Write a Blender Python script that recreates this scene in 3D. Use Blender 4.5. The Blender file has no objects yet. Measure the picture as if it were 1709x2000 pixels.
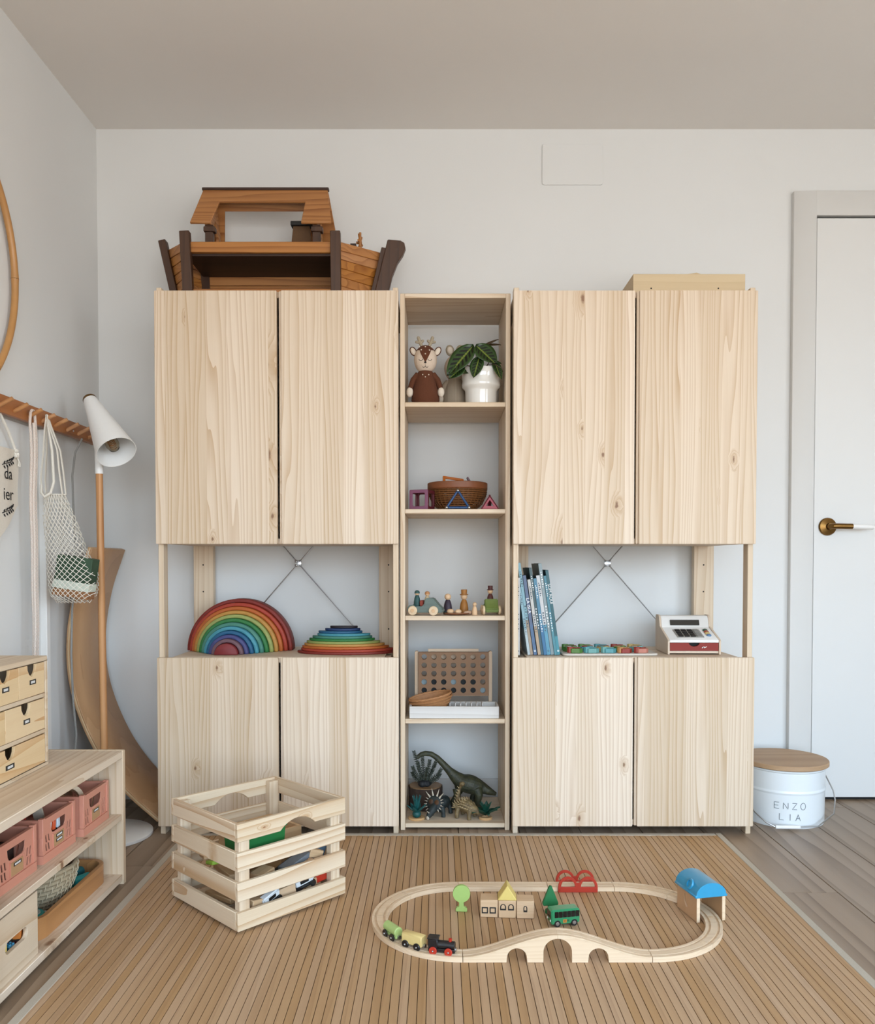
import bpy, bmesh, math, random
from math import sin, cos, pi, radians as R
from mathutils import Vector as V, Matrix as M4, Matrix as M3, Euler
from mathutils.geometry import tessellate_polygon
random.seed(7)
SC = bpy.context.scene
COL = SC.collection

# ------------------------------------------------------------------ camera
FPX, PITCH, CAMZ = 1620.0, 0.0247, 0.9075          # focal length in pixels of the 1709 x 2000 frame
cam = bpy.data.cameras.new('camera'); camo = bpy.data.objects.new('camera', cam); COL.objects.link(camo)
cam.sensor_fit = 'VERTICAL'; cam.sensor_height = 36.0
cam.lens = FPX / 2000.0 * 36.0
cam.shift_y = (1000.0 - 1139.5) / -2000.0          # the photo is a crop off the top of a taller frame
cam.clip_start = 0.02
camo.location = (0, 0, CAMZ); camo.rotation_euler = (pi / 2 - PITCH, 0, 0)
SC.camera = camo

# ------------------------------------------------------------------ world, light, exposure
SKY = 7.0
w = bpy.data.worlds.new('sky'); SC.world = w; w.use_nodes = True
nt = w.node_tree; nt.nodes.clear()
out = nt.nodes.new('ShaderNodeOutputWorld'); bg = nt.nodes.new('ShaderNodeBackground')
tc = nt.nodes.new('ShaderNodeTexCoord'); sp = nt.nodes.new('ShaderNodeSeparateXYZ'); cr = nt.nodes.new('ShaderNodeValToRGB')
mr = nt.nodes.new('ShaderNodeMapRange'); mr.inputs[1].default_value = -1; mr.inputs[2].default_value = 1
nt.links.new(tc.outputs['Generated'], sp.inputs[0]); nt.links.new(sp.outputs['Z'], mr.inputs[0]); nt.links.new(mr.outputs[0], cr.inputs[0])
e = cr.color_ramp.elements
e[0].position = 0.0; e[0].color = (0.44, 0.41, 0.38, 1)
e[1].position = 1.0; e[1].color = (0.54, 0.80, 1.18, 1)
a_ = e.new(0.47); a_.color = (0.57, 0.545, 0.52, 1)
a_ = e.new(0.53); a_.color = (0.80, 0.92, 1.03, 1)
a_ = e.new(0.64); a_.color = (0.66, 0.90, 1.16, 1)
nt.links.new(cr.outputs[0], bg.inputs[0]); bg.inputs[1].default_value = SKY
nt.links.new(bg.outputs[0], out.inputs[0])

WIN = (-0.80, 2.50, 0.05, 2.30)                    # window opening in the wall behind the camera (x0, x1, z0, z1)
YB = -1.75
pl = bpy.data.lights.new('window_daylight', 'AREA'); plo = bpy.data.objects.new('window_daylight', pl); COL.objects.link(plo)
pl.shape = 'RECTANGLE'; pl.size = WIN[1] - WIN[0]; pl.size_y = WIN[3] - WIN[2]
plo.location = ((WIN[0] + WIN[1]) / 2, YB - 0.02, (WIN[2] + WIN[3]) / 2); plo.rotation_euler = (pi / 2, 0, 0)
pl.cycles.is_portal = True
ADDED_WIN = (-1.45, 0.75, 0.50, 2.25)                   # opening added in the unseen right wall to brighten the left wall (y0, y1, z0, z1)
XR = 3.05
p2 = bpy.data.lights.new('added_window_daylight', 'AREA'); p2o = bpy.data.objects.new('added_window_daylight', p2); COL.objects.link(p2o)  # portal for the added side opening, extra light on the left wall
p2.shape = 'RECTANGLE'; p2.size = ADDED_WIN[1] - ADDED_WIN[0]; p2.size_y = ADDED_WIN[3] - ADDED_WIN[2]
p2o.location = (XR + .02, (ADDED_WIN[0] + ADDED_WIN[1]) / 2, (ADDED_WIN[2] + ADDED_WIN[3]) / 2); p2o.rotation_euler = (pi / 2, 0, pi / 2)
p2.cycles.is_portal = True

vs = SC.view_settings
vs.view_transform = 'Standard'; vs.look = 'None'; vs.gamma = 1.0; vs.use_curve_mapping = False
vs.exposure = 0.27
SC.cycles.max_bounces = 6; SC.cycles.diffuse_bounces = 4; SC.cycles.glossy_bounces = 4
SC.cycles.sample_clamp_indirect = 8.0; SC.cycles.caustics_reflective = False; SC.cycles.caustics_refractive = False
SC.cycles.use_denoising = True
SC.cycles.use_adaptive_sampling = True; SC.cycles.adaptive_threshold = .06; SC.cycles.adaptive_min_samples = 16

# ------------------------------------------------------------------ helpers
def lin(h, k=1.0):
    if isinstance(h, str):
        h = [int(h[i:i + 2], 16) / 255 for i in (0, 2, 4)]
        h = [c / 12.92 if c < .04045 else ((c + .055) / 1.055) ** 2.4 for c in h]
    return (h[0] * k, h[1] * k, h[2] * k, 1)

class NT:
    def __init__(s, name):
        s.m = bpy.data.materials.new(name); s.m.use_nodes = True; s.t = s.m.node_tree; s.t.nodes.clear()
        s.o = s.n('OutputMaterial'); s.b = s.n('BsdfPrincipled'); s.l(s.b.outputs[0], s.o.inputs[0])
    def n(s, k, **kw):
        x = s.t.nodes.new('ShaderNode' + k)
        for a, v in kw.items(): setattr(x, a, v)
        return x
    def l(s, a, b): s.t.links.new(a, b)
    def put(s, sock, v):
        if isinstance(v, (int, float)): sock.default_value = v
        elif isinstance(v, (tuple, list)): sock.default_value = v
        else: s.l(v, sock)
    def math(s, op, a, b=0.0, c=None):
        x = s.n('Math', operation=op); s.put(x.inputs[0], a); s.put(x.inputs[1], b)
        if c is not None: s.put(x.inputs[2], c)
        return x.outputs[0]
    def mix(s, f, a, b, blend='MIX'):
        x = s.n('Mix', data_type='RGBA', blend_type=blend); s.put(x.inputs[0], f); s.put(x.inputs[6], a); s.put(x.inputs[7], b)
        return x.outputs[2]
    def xyz(s, a, b, c):
        x = s.n('CombineXYZ'); s.put(x.inputs[0], a); s.put(x.inputs[1], b); s.put(x.inputs[2], c); return x.outputs[0]
    def noise(s, vec, scale, detail=2.0, rough=.5, dist=0.0):
        x = s.n('TexNoise'); s.l(vec, x.inputs['Vector']); x.inputs['Scale'].default_value = scale
        x.inputs['Detail'].default_value = detail; x.inputs['Roughness'].default_value = rough; x.inputs['Distortion'].default_value = dist
        return x.outputs[0]
    def ramp(s, f, lo, hi):
        x = s.n('MapRange'); x.clamp = True; s.put(x.inputs[0], f); x.inputs[1].default_value = lo; x.inputs[2].default_value = hi
        return x.outputs[0]
    def bump(s, h, st, d=.001):
        x = s.n('Bump'); x.inputs['Strength'].default_value = st; x.inputs['Distance'].default_value = d; s.l(h, x.inputs['Height'])
        s.l(x.outputs[0], s.b.inputs['Normal'])

def wood(name, axis, base, grain, knot=None, stave=0.0, lines=60.0, rough=.55, tint=.10, kdens=3.2, contrast=.75, dist=3.5, coat=0.0):
    """straight-grained wood; grain runs along the object's local axis"""
    t = NT(name); tc = t.n('TexCoord'); oi = t.n('ObjectInfo'); sp = t.n('SeparateXYZ'); t.l(tc.outputs['Object'], sp.inputs[0])
    o = sp.outputs
    u, v, g = {'X': (o[2], o[1], o[0]), 'Y': (o[0], o[2], o[1]), 'Z': (o[0], o[1], o[2])}[axis]
    r = oi.outputs['Random']
    off = t.math('MULTIPLY', r, 17.3)
    stn = 0.5
    if stave:
        idx = t.math('FLOOR', t.math('DIVIDE', t.math('ADD', u, off), stave))
        wn = t.n('TexWhiteNoise', noise_dimensions='2D'); t.l(t.xyz(idx, off, 0.0), wn.inputs['Vector']); stn = wn.outputs['Value']
        off = t.math('ADD', off, t.math('MULTIPLY', stn, 9.1))
    u2 = t.math('ADD', u, off); g2 = t.math('ADD', g, off)
    kshift = 0.0
    if knot:
        vo = t.n('TexVoronoi', voronoi_dimensions='2D'); t.l(t.xyz(u2, t.math('MULTIPLY', g2, .48), 0.0), vo.inputs['Vector'])
        vo.inputs['Scale'].default_value = kdens * 2.2
        wv2 = t.noise(t.xyz(t.math('MULTIPLY', u2, .5), g2, v), 55.0, 2.0)
        sp2 = t.n('SeparateColor'); t.l(vo.outputs['Color'], sp2.inputs[0])
        size = t.math('ADD', .55, t.math('MULTIPLY', sp2.outputs[1], 1.5))
        d = t.math('MULTIPLY', t.math('ADD', vo.outputs['Distance'], t.math('MULTIPLY', t.math('SUBTRACT', wv2, .5), .07)), size)
        on = t.math('GREATER_THAN', sp2.outputs[0], .60)
        halo = t.math('MULTIPLY', t.math('SUBTRACT', 1.0, t.ramp(d, .03, .20)), on)
        core = t.math('MULTIPLY', t.math('SUBTRACT', 1.0, t.ramp(d, .020, .048)), on)
        kshift = t.math('MULTIPLY', halo, .035)
    vec = t.xyz(u2, t.math('ADD', v, off), t.math('MULTIPLY', g2, .055))
    warp = t.noise(vec, 9.0, 2.0)
    wv = t.n('TexWave', wave_type='BANDS', bands_direction='X', wave_profile='SAW')
    hv = t.xyz(t.math('ADD', t.math('ADD', u2, kshift), t.math('MULTIPLY', warp, .15)), t.math('MULTIPLY', v, .35), t.math('MULTIPLY', g2, .02))
    t.l(hv, wv.inputs['Vector']); wv.inputs['Scale'].default_value = lines / 6.0; wv.inputs['Distortion'].default_value = dist
    wv.inputs['Detail'].default_value = 1.5; wv.inputs['Detail Scale'].default_value = 1.2
    band = t.math('POWER', wv.outputs['Fac'], 2.2)
    fine = t.noise(t.xyz(u2, v, t.math('MULTIPLY', g2, .02)), 420.0, 2.0, .6)
    broad = t.noise(vec, 14.0, 2.0)
    f = t.math('MULTIPLY', band, t.math('ADD', t.math('MULTIPLY', broad, 1.1), .12))
    f = t.math('ADD', t.math('MULTIPLY', f, contrast), t.math('MULTIPLY', t.math('SUBTRACT', fine, .5), .35))
    x = t.n('Clamp'); t.l(f, x.inputs[0]); f = x.outputs[0]
    col = t.mix(f, lin(base), lin(grain))
    # stave / object tint
    tn = t.math('ADD', t.math('MULTIPLY', t.math('SUBTRACT', stn, .5), tint * 2), t.math('MULTIPLY', t.math('SUBTRACT', r, .5), tint))
    hsv = t.n('HueSaturation'); t.l(col, hsv.inputs['Color']); t.l(t.math('ADD', tn, 1.0), hsv.inputs['Value'])
    t.l(t.math('SUBTRACT', 1.0, t.math('MULTIPLY', tn, 1.3)), hsv.inputs['Saturation']); col = hsv.outputs[0]
    if knot:
        col = t.mix(t.math('MULTIPLY', halo, .55), col, lin(grain)); col = t.mix(t.math('MULTIPLY', core, .85), col, lin(knot))
    t.l(col, t.b.inputs['Base Color']); t.b.inputs['Roughness'].default_value = rough
    t.b.inputs['Coat Weight'].default_value = coat
    t.bump(f, .12, .0006)
    return t.m

def plain(name, c, rough=.5, metal=0.0, var=.06, scale=60.0, bump=.0, coat=0.0, sss=0.0, alpha=None):
    t = NT(name); tc = t.n('TexCoord'); n = t.noise(tc.outputs['Object'], scale, 3.0, .6)
    a = lin(c); col = t.mix(n, tuple(x * (1 - var) for x in a[:3]) + (1,), tuple(min(1, x * (1 + var)) for x in a[:3]) + (1,))
    t.l(col, t.b.inputs['Base Color']); t.b.inputs['Roughness'].default_value = rough; t.b.inputs['Metallic'].default_value = metal
    t.b.inputs['Coat Weight'].default_value = coat
    if bump: t.bump(n, bump, .002)
    return t.m

def stripes(name, cols, axis=2, period=.02, skew=0.0, rough=.8):
    """bands of colours that follow a thing's own length"""
    t = NT(name); tc = t.n('TexCoord'); sp = t.n('SeparateXYZ'); t.l(tc.outputs['Object'], sp.inputs[0])
    q = t.math('ADD', sp.outputs[axis], t.math('MULTIPLY', sp.outputs[0 if axis else 1], skew))
    fr = t.math('FRACT', t.math('DIVIDE', q, period)); cr = t.n('ValToRGB'); cr.color_ramp.interpolation = 'CONSTANT'
    el = cr.color_ramp.elements; el[0].color = lin(cols[0]); el[1].position = 1 / len(cols); el[1].color = lin(cols[1])
    for i in range(2, len(cols)): x = el.new(i / len(cols)); x.color = lin(cols[i])
    t.l(fr, cr.inputs[0]); t.l(cr.outputs[0], t.b.inputs['Base Color']); t.b.inputs['Roughness'].default_value = rough
    return t.m

def frame(o, ux, uy):
    """matrix whose first two axes are ux, uy and third their cross product, at o"""
    ux, uy = V(ux).normalized(), V(uy).normalized(); uz = ux.cross(uy)
    return M4(((ux.x, uy.x, uz.x, o[0]), (ux.y, uy.y, uz.y, o[1]), (ux.z, uy.z, uz.z, o[2]), (0, 0, 0, 1)))
XZ = lambda y=0.0: frame((0, y, 0), (1, 0, 0), (0, 0, 1))        # third axis points to the viewer (-y)
YZ = lambda x=0.0: frame((x, 0, 0), (0, 1, 0), (0, 0, 1))        # third axis points to +x
XY = lambda z=0.0: frame((0, 0, z), (1, 0, 0), (0, 1, 0))
def TR(x=0, y=0, z=0, rx=0, ry=0, rz=0): return M4.Translation((x, y, z)) @ Euler((rx, ry, rz)).to_matrix().to_4x4()
def arc(cx, cy, r, a0, a1, n, ry=None):
    ry = r if ry is None else ry
    return [(cx + r * cos(a0 + (a1 - a0) * i / n), cy + ry * sin(a0 + (a1 - a0) * i / n)) for i in range(n + 1)]
def rrect(x0, x1, y0, y1, r, n=4):
    p = []
    for cx, cy, a in ((x1 - r, y1 - r, 0), (x0 + r, y1 - r, pi / 2), (x0 + r, y0 + r, pi), (x1 - r, y0 + r, 1.5 * pi)): p += arc(cx, cy, r, a, a + pi / 2, n)
    return p

class MB:
    def __init__(s): s.v = []; s.f = []; s.T = M4()
    def add(s, vs, fs):
        k = len(s.v); s.v += [s.T @ V(p) for p in vs]; s.f += [tuple(i + k for i in f) for f in fs]; return s
    def box(s, x0, x1, y0, y1, z0, z1):
        return s.add([(x, y, z) for z in (z0, z1) for y in (y0, y1) for x in (x0, x1)],
                     [(0, 2, 3, 1), (4, 5, 7, 6), (0, 1, 5, 4), (2, 6, 7, 3), (0, 4, 6, 2), (1, 3, 7, 5)])
    def obox(s, size, m):
        o = s.T; s.T = o @ m; a, b, c = (q / 2 for q in size); s.box(-a, a, -b, b, -c, c); s.T = o; return s
    def bar(s, p0, p1, w, h, up=(0, 0, 1)):
        p0, p1 = V(p0), V(p1); d = p1 - p0; L = d.length; d.normalize(); u = V(up)
        sx = d.cross(u)
        if sx.length < 1e-4: sx = d.cross(V((1, 0, 0)))
        sx.normalize(); sz = sx.cross(d)
        c = (p0 + p1) / 2
        return s.obox((w, L, h), M4(((sx.x, d.x, sz.x, c.x), (sx.y, d.y, sz.y, c.y), (sx.z, d.z, sz.z, c.z), (0, 0, 0, 1))))
    def plate(s, loops, t, m=None, t0=0.0):
        """a sheet with the given outline (first loop) and holes (other loops), from t0 to t along the third axis of m"""
        o = s.T; s.T = o @ (m or M4()); flat = [p for L in loops for p in L]; n = len(flat)
        tri = tessellate_polygon([[V((p[0], p[1], 0)) for p in L] for L in loops])
        fs = []
        for a, b, c in tri:
            A, B, C = flat[a], flat[b], flat[c]
            ar = (B[0] - A[0]) * (C[1] - A[1]) - (B[1] - A[1]) * (C[0] - A[0])
            if ar < 0: b, c = c, b
            fs += [(a + n, b + n, c + n), (a, c, b)]
        k = 0
        for li, L in enumerate(loops):
            ar = sum(L[i][0] * L[(i + 1) % len(L)][1] - L[(i + 1) % len(L)][0] * L[i][1] for i in range(len(L)))
            for i in range(len(L)):
                a, b = k + i, k + (i + 1) % len(L)
                if (ar > 0) != (li == 0): a, b = b, a
                fs.append((a, b, b + n, a + n))
            k += len(L)
        s.add([(p[0], p[1], t0) for p in flat] + [(p[0], p[1], t) for p in flat], fs); s.T = o; return s
    def prism(s, poly, t, m=None, t0=0.0): return s.plate([poly], t, m, t0)
    def lathe(s, prof, n=24, m=None, a0=0.0, a1=2 * pi):
        o = s.T; s.T = o @ (m or M4()); full = abs(a1 - a0 - 2 * pi) < 1e-6; k = n if full else n + 1; vs = []; fs = []
        for r, z in prof:
            for i in range(k):
                a = a0 + (a1 - a0) * i / n; vs.append((r * cos(a), r * sin(a), z))
        for j in range(len(prof) - 1):
            for i in range(n):
                i2 = (i + 1) % k; fs.append((j * k + i, j * k + i2, (j + 1) * k + i2, (j + 1) * k + i))
        if full:
            if prof[0][0] > 1e-6: fs.append(tuple(range(k - 1, -1, -1)))
            if prof[-1][0] > 1e-6: fs.append(tuple((len(prof) - 1) * k + i for i in range(k)))
        s.add(vs, fs); s.T = o; return s
    def cyl(s, p0, p1, r0, r1=None, n=16):
        p0, p1 = V(p0), V(p1); d = p1 - p0; r1 = r0 if r1 is None else r1
        q = d.to_track_quat('Z', 'Y').to_matrix().to_4x4()
        return s.lathe([(r0, 0), (r1, d.length)], n, M4.Translation(p0) @ q)
    def tube(s, pts, r, n=8, closed=False, caps=True, flat=1.0, up=(0, 0, 1)):
        pts = [V(p) for p in pts]; N = len(pts); rr = r if isinstance(r, (list, tuple)) else [r] * N
        vs = []; fs = []; prev = None
        for i, p in enumerate(pts):
            if closed: d = pts[(i + 1) % N] - pts[i - 1]
            else: d = pts[min(i + 1, N - 1)] - pts[max(i - 1, 0)]
            d.normalize()
            if prev is None:
                a = V(up); a = a - d * a.dot(d)
                if a.length < 1e-3: a = V((1, 0, 0)); a = a - d * a.dot(d)
            else: a = prev - d * prev.dot(d)
            if a.length < 1e-5: a = V((1, 0, 0)) if abs(d.x) < .9 else V((0, 1, 0)); a = a - d * a.dot(d)
            a.normalize(); prev = a; b = d.cross(a)
            for k in range(n):
                t = 2 * pi * k / n; vs.append(p + (a * cos(t) + b * (sin(t) * flat)) * rr[i])
        for i in range(N if closed else N - 1):
            j = (i + 1) % N
            for k in range(n): k2 = (k + 1) % n; fs.append((i * n + k, i * n + k2, j * n + k2, j * n + k))
        if caps and not closed: fs += [tuple(range(n - 1, -1, -1)), tuple((N - 1) * n + k for k in range(n))]
        return s.add(vs, fs)
    def ball(s, c, r, n=12, k=8, m=None):
        r = r if isinstance(r, (list, tuple, V)) else (r, r, r)
        mm = M4.Translation(c) @ (m or M4()) @ M4.Diagonal((r[0], r[1], r[2], 1))
        pr = [(0.0, -1.0)] + [(cos(-pi / 2 + pi * i / k), sin(-pi / 2 + pi * i / k)) for i in range(1, k)] + [(0.0, 1.0)]
        return s.lathe(pr, n, mm)
    def grid(s, fn, nu, nv, t=0.0):
        """surface fn(u, v); t > 0 gives it that thickness"""
        P = [[V(fn(i / nu, j / nv)) for i in range(nu + 1)] for j in range(nv + 1)]; k = nu + 1
        vs = [p for row in P for p in row]
        fs = [(j * k + i, j * k + i + 1, (j + 1) * k + i + 1, (j + 1) * k + i) for j in range(nv) for i in range(nu)]
        if t:
            ns = [V() for _ in vs]
            for f in fs:
                q = (vs[f[2]] - vs[f[0]]).cross(vs[f[3]] - vs[f[1]])
                for i in f: ns[i] += q
            n0 = len(vs); vs = vs + [p - q.normalized() * t for p, q in zip(vs, ns)]
            fs = fs + [tuple(n0 + i for i in reversed(f)) for f in fs]
            ring = [i for i in range(k)] + [j * k + nu for j in range(1, nv + 1)] + [nv * k + i for i in range(nu - 1, -1, -1)] + [j * k for j in range(nv - 1, 0, -1)]
            for i in range(len(ring)): a, b = ring[i], ring[(i + 1) % len(ring)]; fs.append((b, a, a + n0, b + n0))
        return s.add(vs, fs)
    def mesh(s, name, mat=None, bevel=0.0, seg=1, sharp=38):
        me = bpy.data.meshes.new(name); bm = bmesh.new(); vv = [bm.verts.new(p) for p in s.v]
        for f in s.f:
            f = tuple(dict.fromkeys(f))
            if len(f) > 2:
                try: bm.faces.new([vv[i] for i in f])
                except ValueError: pass
        bmesh.ops.remove_doubles(bm, verts=bm.verts, dist=1e-6)
        bmesh.ops.recalc_face_normals(bm, faces=bm.faces)
        if bevel:
            bmesh.ops.dissolve_limit(bm, angle_limit=.01, verts=bm.verts, edges=bm.edges)
            ed = [x for x in bm.edges if len(x.link_faces) == 2 and x.calc_face_angle(0) > R(50)]
            bmesh.ops.bevel(bm, geom=ed, offset=bevel, segments=seg, affect='EDGES', clamp_overlap=True)
        for f in bm.faces: f.smooth = True
        for x in bm.edges: x.smooth = len(x.link_faces) == 2 and x.calc_face_angle(0) <= R(sharp)
        bm.to_mesh(me); bm.free()
        if mat: me.materials.append(mat)
        return me
    def build(s, name, mat, parent=None, bevel=0.0, seg=1, sharp=38, label=None):
        return link(name, s.mesh(name, mat, bevel, seg, sharp), parent, label)

def link(name, me, parent=None, label=None):
    o = bpy.data.objects.new(name, me); COL.objects.link(o)
    if parent is not None: o.parent = parent
    if label: o['label'] = label
    return o
def tag(o, label, cat, group=None, kind=None):
    o['label'] = label; o['category'] = cat
    if group: o['group'] = group
    if kind: o['kind'] = kind
    return o
def thing(name, label, cat, loc=(0, 0, 0), rz=0.0, group=None):
    o = bpy.data.objects.new(name, None); COL.objects.link(o); o.empty_display_size = .05
    o.location = loc; o.rotation_euler = (0, 0, rz)
    return tag(o, label, cat, group)
def struct(o): o['kind'] = 'structure'; return o
def settle(root, loc):
    """parts were built in room coordinates: move the thing's origin to its base"""
    d = V(loc); seen = set()
    def rec(o):
        for c in o.children:
            if c.data and c.data.name not in seen: seen.add(c.data.name); c.data.transform(M4.Translation(-d))
            rec(c)
    if root.data: root.data.transform(M4.Translation(-d))
    rec(root); root.location = loc; return root
def copy_tree(o, parent=None):
    c = o.copy(); COL.objects.link(c); c.parent = parent
    for ch in o.children: copy_tree(ch, c)
    return c
def text(mb, s, size, m, t=.0006, thin=0.0, align='CENTER', warp=None):
    """lettering as thin raised shapes in the plane of m"""
    cu = bpy.data.curves.new('txt', 'FONT'); cu.body = s; cu.size = size; cu.align_x = align; cu.align_y = 'CENTER'; cu.offset = thin; cu.resolution_u = 3
    o = bpy.data.objects.new('txt', cu); COL.objects.link(o); dg = bpy.context.evaluated_depsgraph_get(); dg.update()
    me = bpy.data.meshes.new_from_object(o.evaluated_get(dg)); old = mb.T; mb.T = old @ m
    mb.add([(v.co.x, v.co.y, t) for v in me.vertices], [tuple(p.vertices) for p in me.polygons]); mb.T = old
    bpy.data.objects.remove(o); bpy.data.curves.remove(cu); bpy.data.meshes.remove(me); return mb
# ------------------------------------------------------------------ materials shared by many things
PINE = dict(base='DFCBB3', grain='BC9A73', knot='7C553A')
m_pineZ = wood('pine_upright', 'Z', stave=.068, tint=.08, lines=120, contrast=.9, kdens=3.0, **PINE)
m_pineX = wood('pine_across', 'X', stave=.078, tint=.05, lines=95, **PINE)
m_pineY = wood('pine_lengthwise', 'Y', stave=.09, tint=.05, lines=80, **PINE)
m_pineZs = wood('pine_strip_upright', 'Z', base='DCC7AC', grain='BA966C', lines=90, tint=.06)
m_pineXs = wood('pine_strip_across', 'X', base='DCC7AC', grain='BA966C', lines=90, tint=.06)
m_pineYs = wood('pine_strip_lengthwise', 'Y', base='DCC7AC', grain='BA966C', lines=90, tint=.06)
m_beech = wood('beech', 'X', base='E3C7A3', grain='CBA57A', lines=160, contrast=.5)
m_black = plain('black_paint', '161514', .45)
m_dark = plain('dark_void', '0E0D0C', .8)
m_white = plain('white_paint', 'EEECE8', .45, var=.02)
m_brass = plain('aged_brass', '7C5C32', .32, 1.0, .1)
m_steel = plain('steel', 'B9BABB', .3, 1.0, .04)

# ------------------------------------------------------------------ room shell
XL, YW, ZC = -1.287, 3.17, 2.543
def wallmat(name, c, rough=.85):
    t = NT(name); tc = t.n('TexCoord'); n = t.noise(tc.outputs['Object'], 3.0, 3.0); n2 = t.noise(tc.outputs['Object'], 260.0, 3.0, .7)
    a = lin(c); t.l(t.mix(n, tuple(x * .975 for x in a[:3]) + (1,), tuple(x * 1.02 for x in a[:3]) + (1,)), t.b.inputs['Base Color'])
    t.b.inputs['Roughness'].default_value = rough; t.bump(n2, .08, .002); return t.m
m_wall = wallmat('wall_paint', 'E0E0DE'); m_ceil = wallmat('ceiling_paint', 'E6E1DB'); m_door = plain('door_lacquer', 'DEDDDA', .5, var=.02, scale=4)
m_casing = plain('casing_lacquer', 'D6D4D0', .5, var=.02, scale=4)

struct(MB().box(XL, XR + .1, YW, YW + .1, -.02, ZC + .1).build('wall_back', m_wall))
struct(MB().box(XL - .1, XL, YB - .1, YW + .1, -.02, ZC + .1).build('wall_left', m_wall))
struct(MB().plate([[(YB - .1, -.02), (YW + .1, -.02), (YW + .1, ZC + .1), (YB - .1, ZC + .1)], [(ADDED_WIN[0], ADDED_WIN[2]), (ADDED_WIN[1], ADDED_WIN[2]), (ADDED_WIN[1], ADDED_WIN[3]), (ADDED_WIN[0], ADDED_WIN[3])]], .1, YZ(XR)).build('wall_right', m_wall))
struct(MB().box(XL - .1, XR + .1, YB - .1, YW + .1, ZC, ZC + .1).build('ceiling', m_ceil))
b = MB().plate([[(XL - .1, -.02), (XR + .1, -.02), (XR + .1, ZC + .1), (XL - .1, ZC + .1)], [(WIN[0], WIN[2]), (WIN[1], WIN[2]), (WIN[1], WIN[3]), (WIN[0], WIN[3])]], .1, XZ(YB))
struct(b.build('wall_front', m_wall))
wf = MB()
for x in (WIN[0], (WIN[0] + WIN[1]) / 2 - .03, WIN[1] - .06): wf.box(x, x + .06, YB - .07, YB - .02, WIN[2], WIN[3])
for z in (WIN[2], WIN[3] - .06): wf.box(WIN[0], WIN[1], YB - .07, YB - .02, z, z + .06)
struct(wf.build('window_1', m_white))
wf = MB()
for y in (ADDED_WIN[0], (ADDED_WIN[0] + ADDED_WIN[1]) / 2 - .03, ADDED_WIN[1] - .06): wf.box(XR + .03, XR + .08, y, y + .06, ADDED_WIN[2], ADDED_WIN[3])
for z in (ADDED_WIN[2], ADDED_WIN[3] - .06): wf.box(XR + .03, XR + .08, ADDED_WIN[0], ADDED_WIN[1], z, z + .06)
struct(wf.build('added_window', m_white))  # frame of the added, unseen opening that lights the left wall

# floor: long planks that run towards the back wall, each its own board
t = NT('floor_screed'); t.b.inputs['Base Color'].default_value = lin('4A3A2C'); t.b.inputs['Roughness'].default_value = .9
floor = struct(MB().box(XL - .1, XR + .1, YB - .1, YW + .1, -.05, -.006).build('floor', t.m))
m_floor = wood('floor_oak', 'Y', base='9A846E', grain='6A543F', lines=30, rough=.42, tint=.09, contrast=1.0, dist=6.0)
PW, PL = .2065, 1.19
pk = MB().box(.0012, PW - .0012, .001, PL - .001, -.006, 0).mesh('plank', m_floor, .0008)
x = .277 - PW * 8; k = 0
while x < XR:
    off = (2.663 + (k % 3) * .395 + (0 if k % 2 else .2)) % PL
    y = YB - PL + (off - (YB % PL)) % PL
    while y < YW:
        if y + PL > -.2:
            o = link('plank', pk, floor); o.location = (x, y, 0)
        y += PL
    x += PW; k += 1

b = MB().box(XL, 1.335, YW - .012, YW, .0, .08); struct(b.build('baseboard_back', m_casing, bevel=.002))
b = MB().box(XL, XL + .012, YB, YW - .012, .0, .08); struct(b.build('baseboard_left', m_casing, bevel=.002))

# door with casing and lever handle
dr = struct(MB().box(1.427, 2.25, YW - .020, YW - .002, .012, 2.203).build('door_1', m_door, bevel=.0015))
rs = MB().lathe([(0, 0), (.033, 0), (.034, .004), (.031, .010), (.013, .016), (.012, .03), (0, .03)], 28, frame((1.478, YW - .020, 1.045), (1, 0, 0), (0, 0, 1)))
hd = rs.build('handle', m_brass, dr)
lv = MB().tube([(1.478, YW - .046, 1.045), (1.478, YW - .055, 1.045), (1.484, YW - .066, 1.045), (1.496, YW - .069, 1.045), (1.549, YW - .069, 1.044)], .0105, 14)
lv.build('lever', m_brass, hd)
MB().tube([(1.549, YW - .069, 1.044), (1.60, YW - .069, 1.042), (1.627, YW - .068, 1.041), (1.632, YW - .068, 1.040)], [.0098, .0092, .0085, .005], 14).build('grip', m_white, hd, label='white sleeve on the brass lever')
cs = MB().box(1.338, 1.424, YW - .024, YW, 0, 2.303).box(1.424, 2.30, YW - .024, YW, 2.212, 2.303)
struct(cs.build('trim_1', m_casing, bevel=.002))
struct(MB().box(1.424, 2.25, YW - .0015, YW - .0005, 0, 2.212).build('door_gap_shade', m_dark))  # dark sheet behind the slab, stands in for shade in the door gap
# upright white board and cover strips on the left wall, below the peg rail
struct(MB().box(XL, XL + .030, 2.665, 2.690, .08, 1.335).build('trim_3', m_white, bevel=.002))
struct(MB().box(XL, XL + .010, 1.9, 2.665, .08, 1.335).build('trim_4', m_wall, bevel=.002))
# blank plate high on the back wall
b = MB().plate([rrect(.395, .624, 2.334, 2.486, .008)], .005, XZ(YW))
tag(b.build('cover_plate', m_wall, bevel=.001), 'blank white cover plate high on the back wall', 'cover plate')

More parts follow.
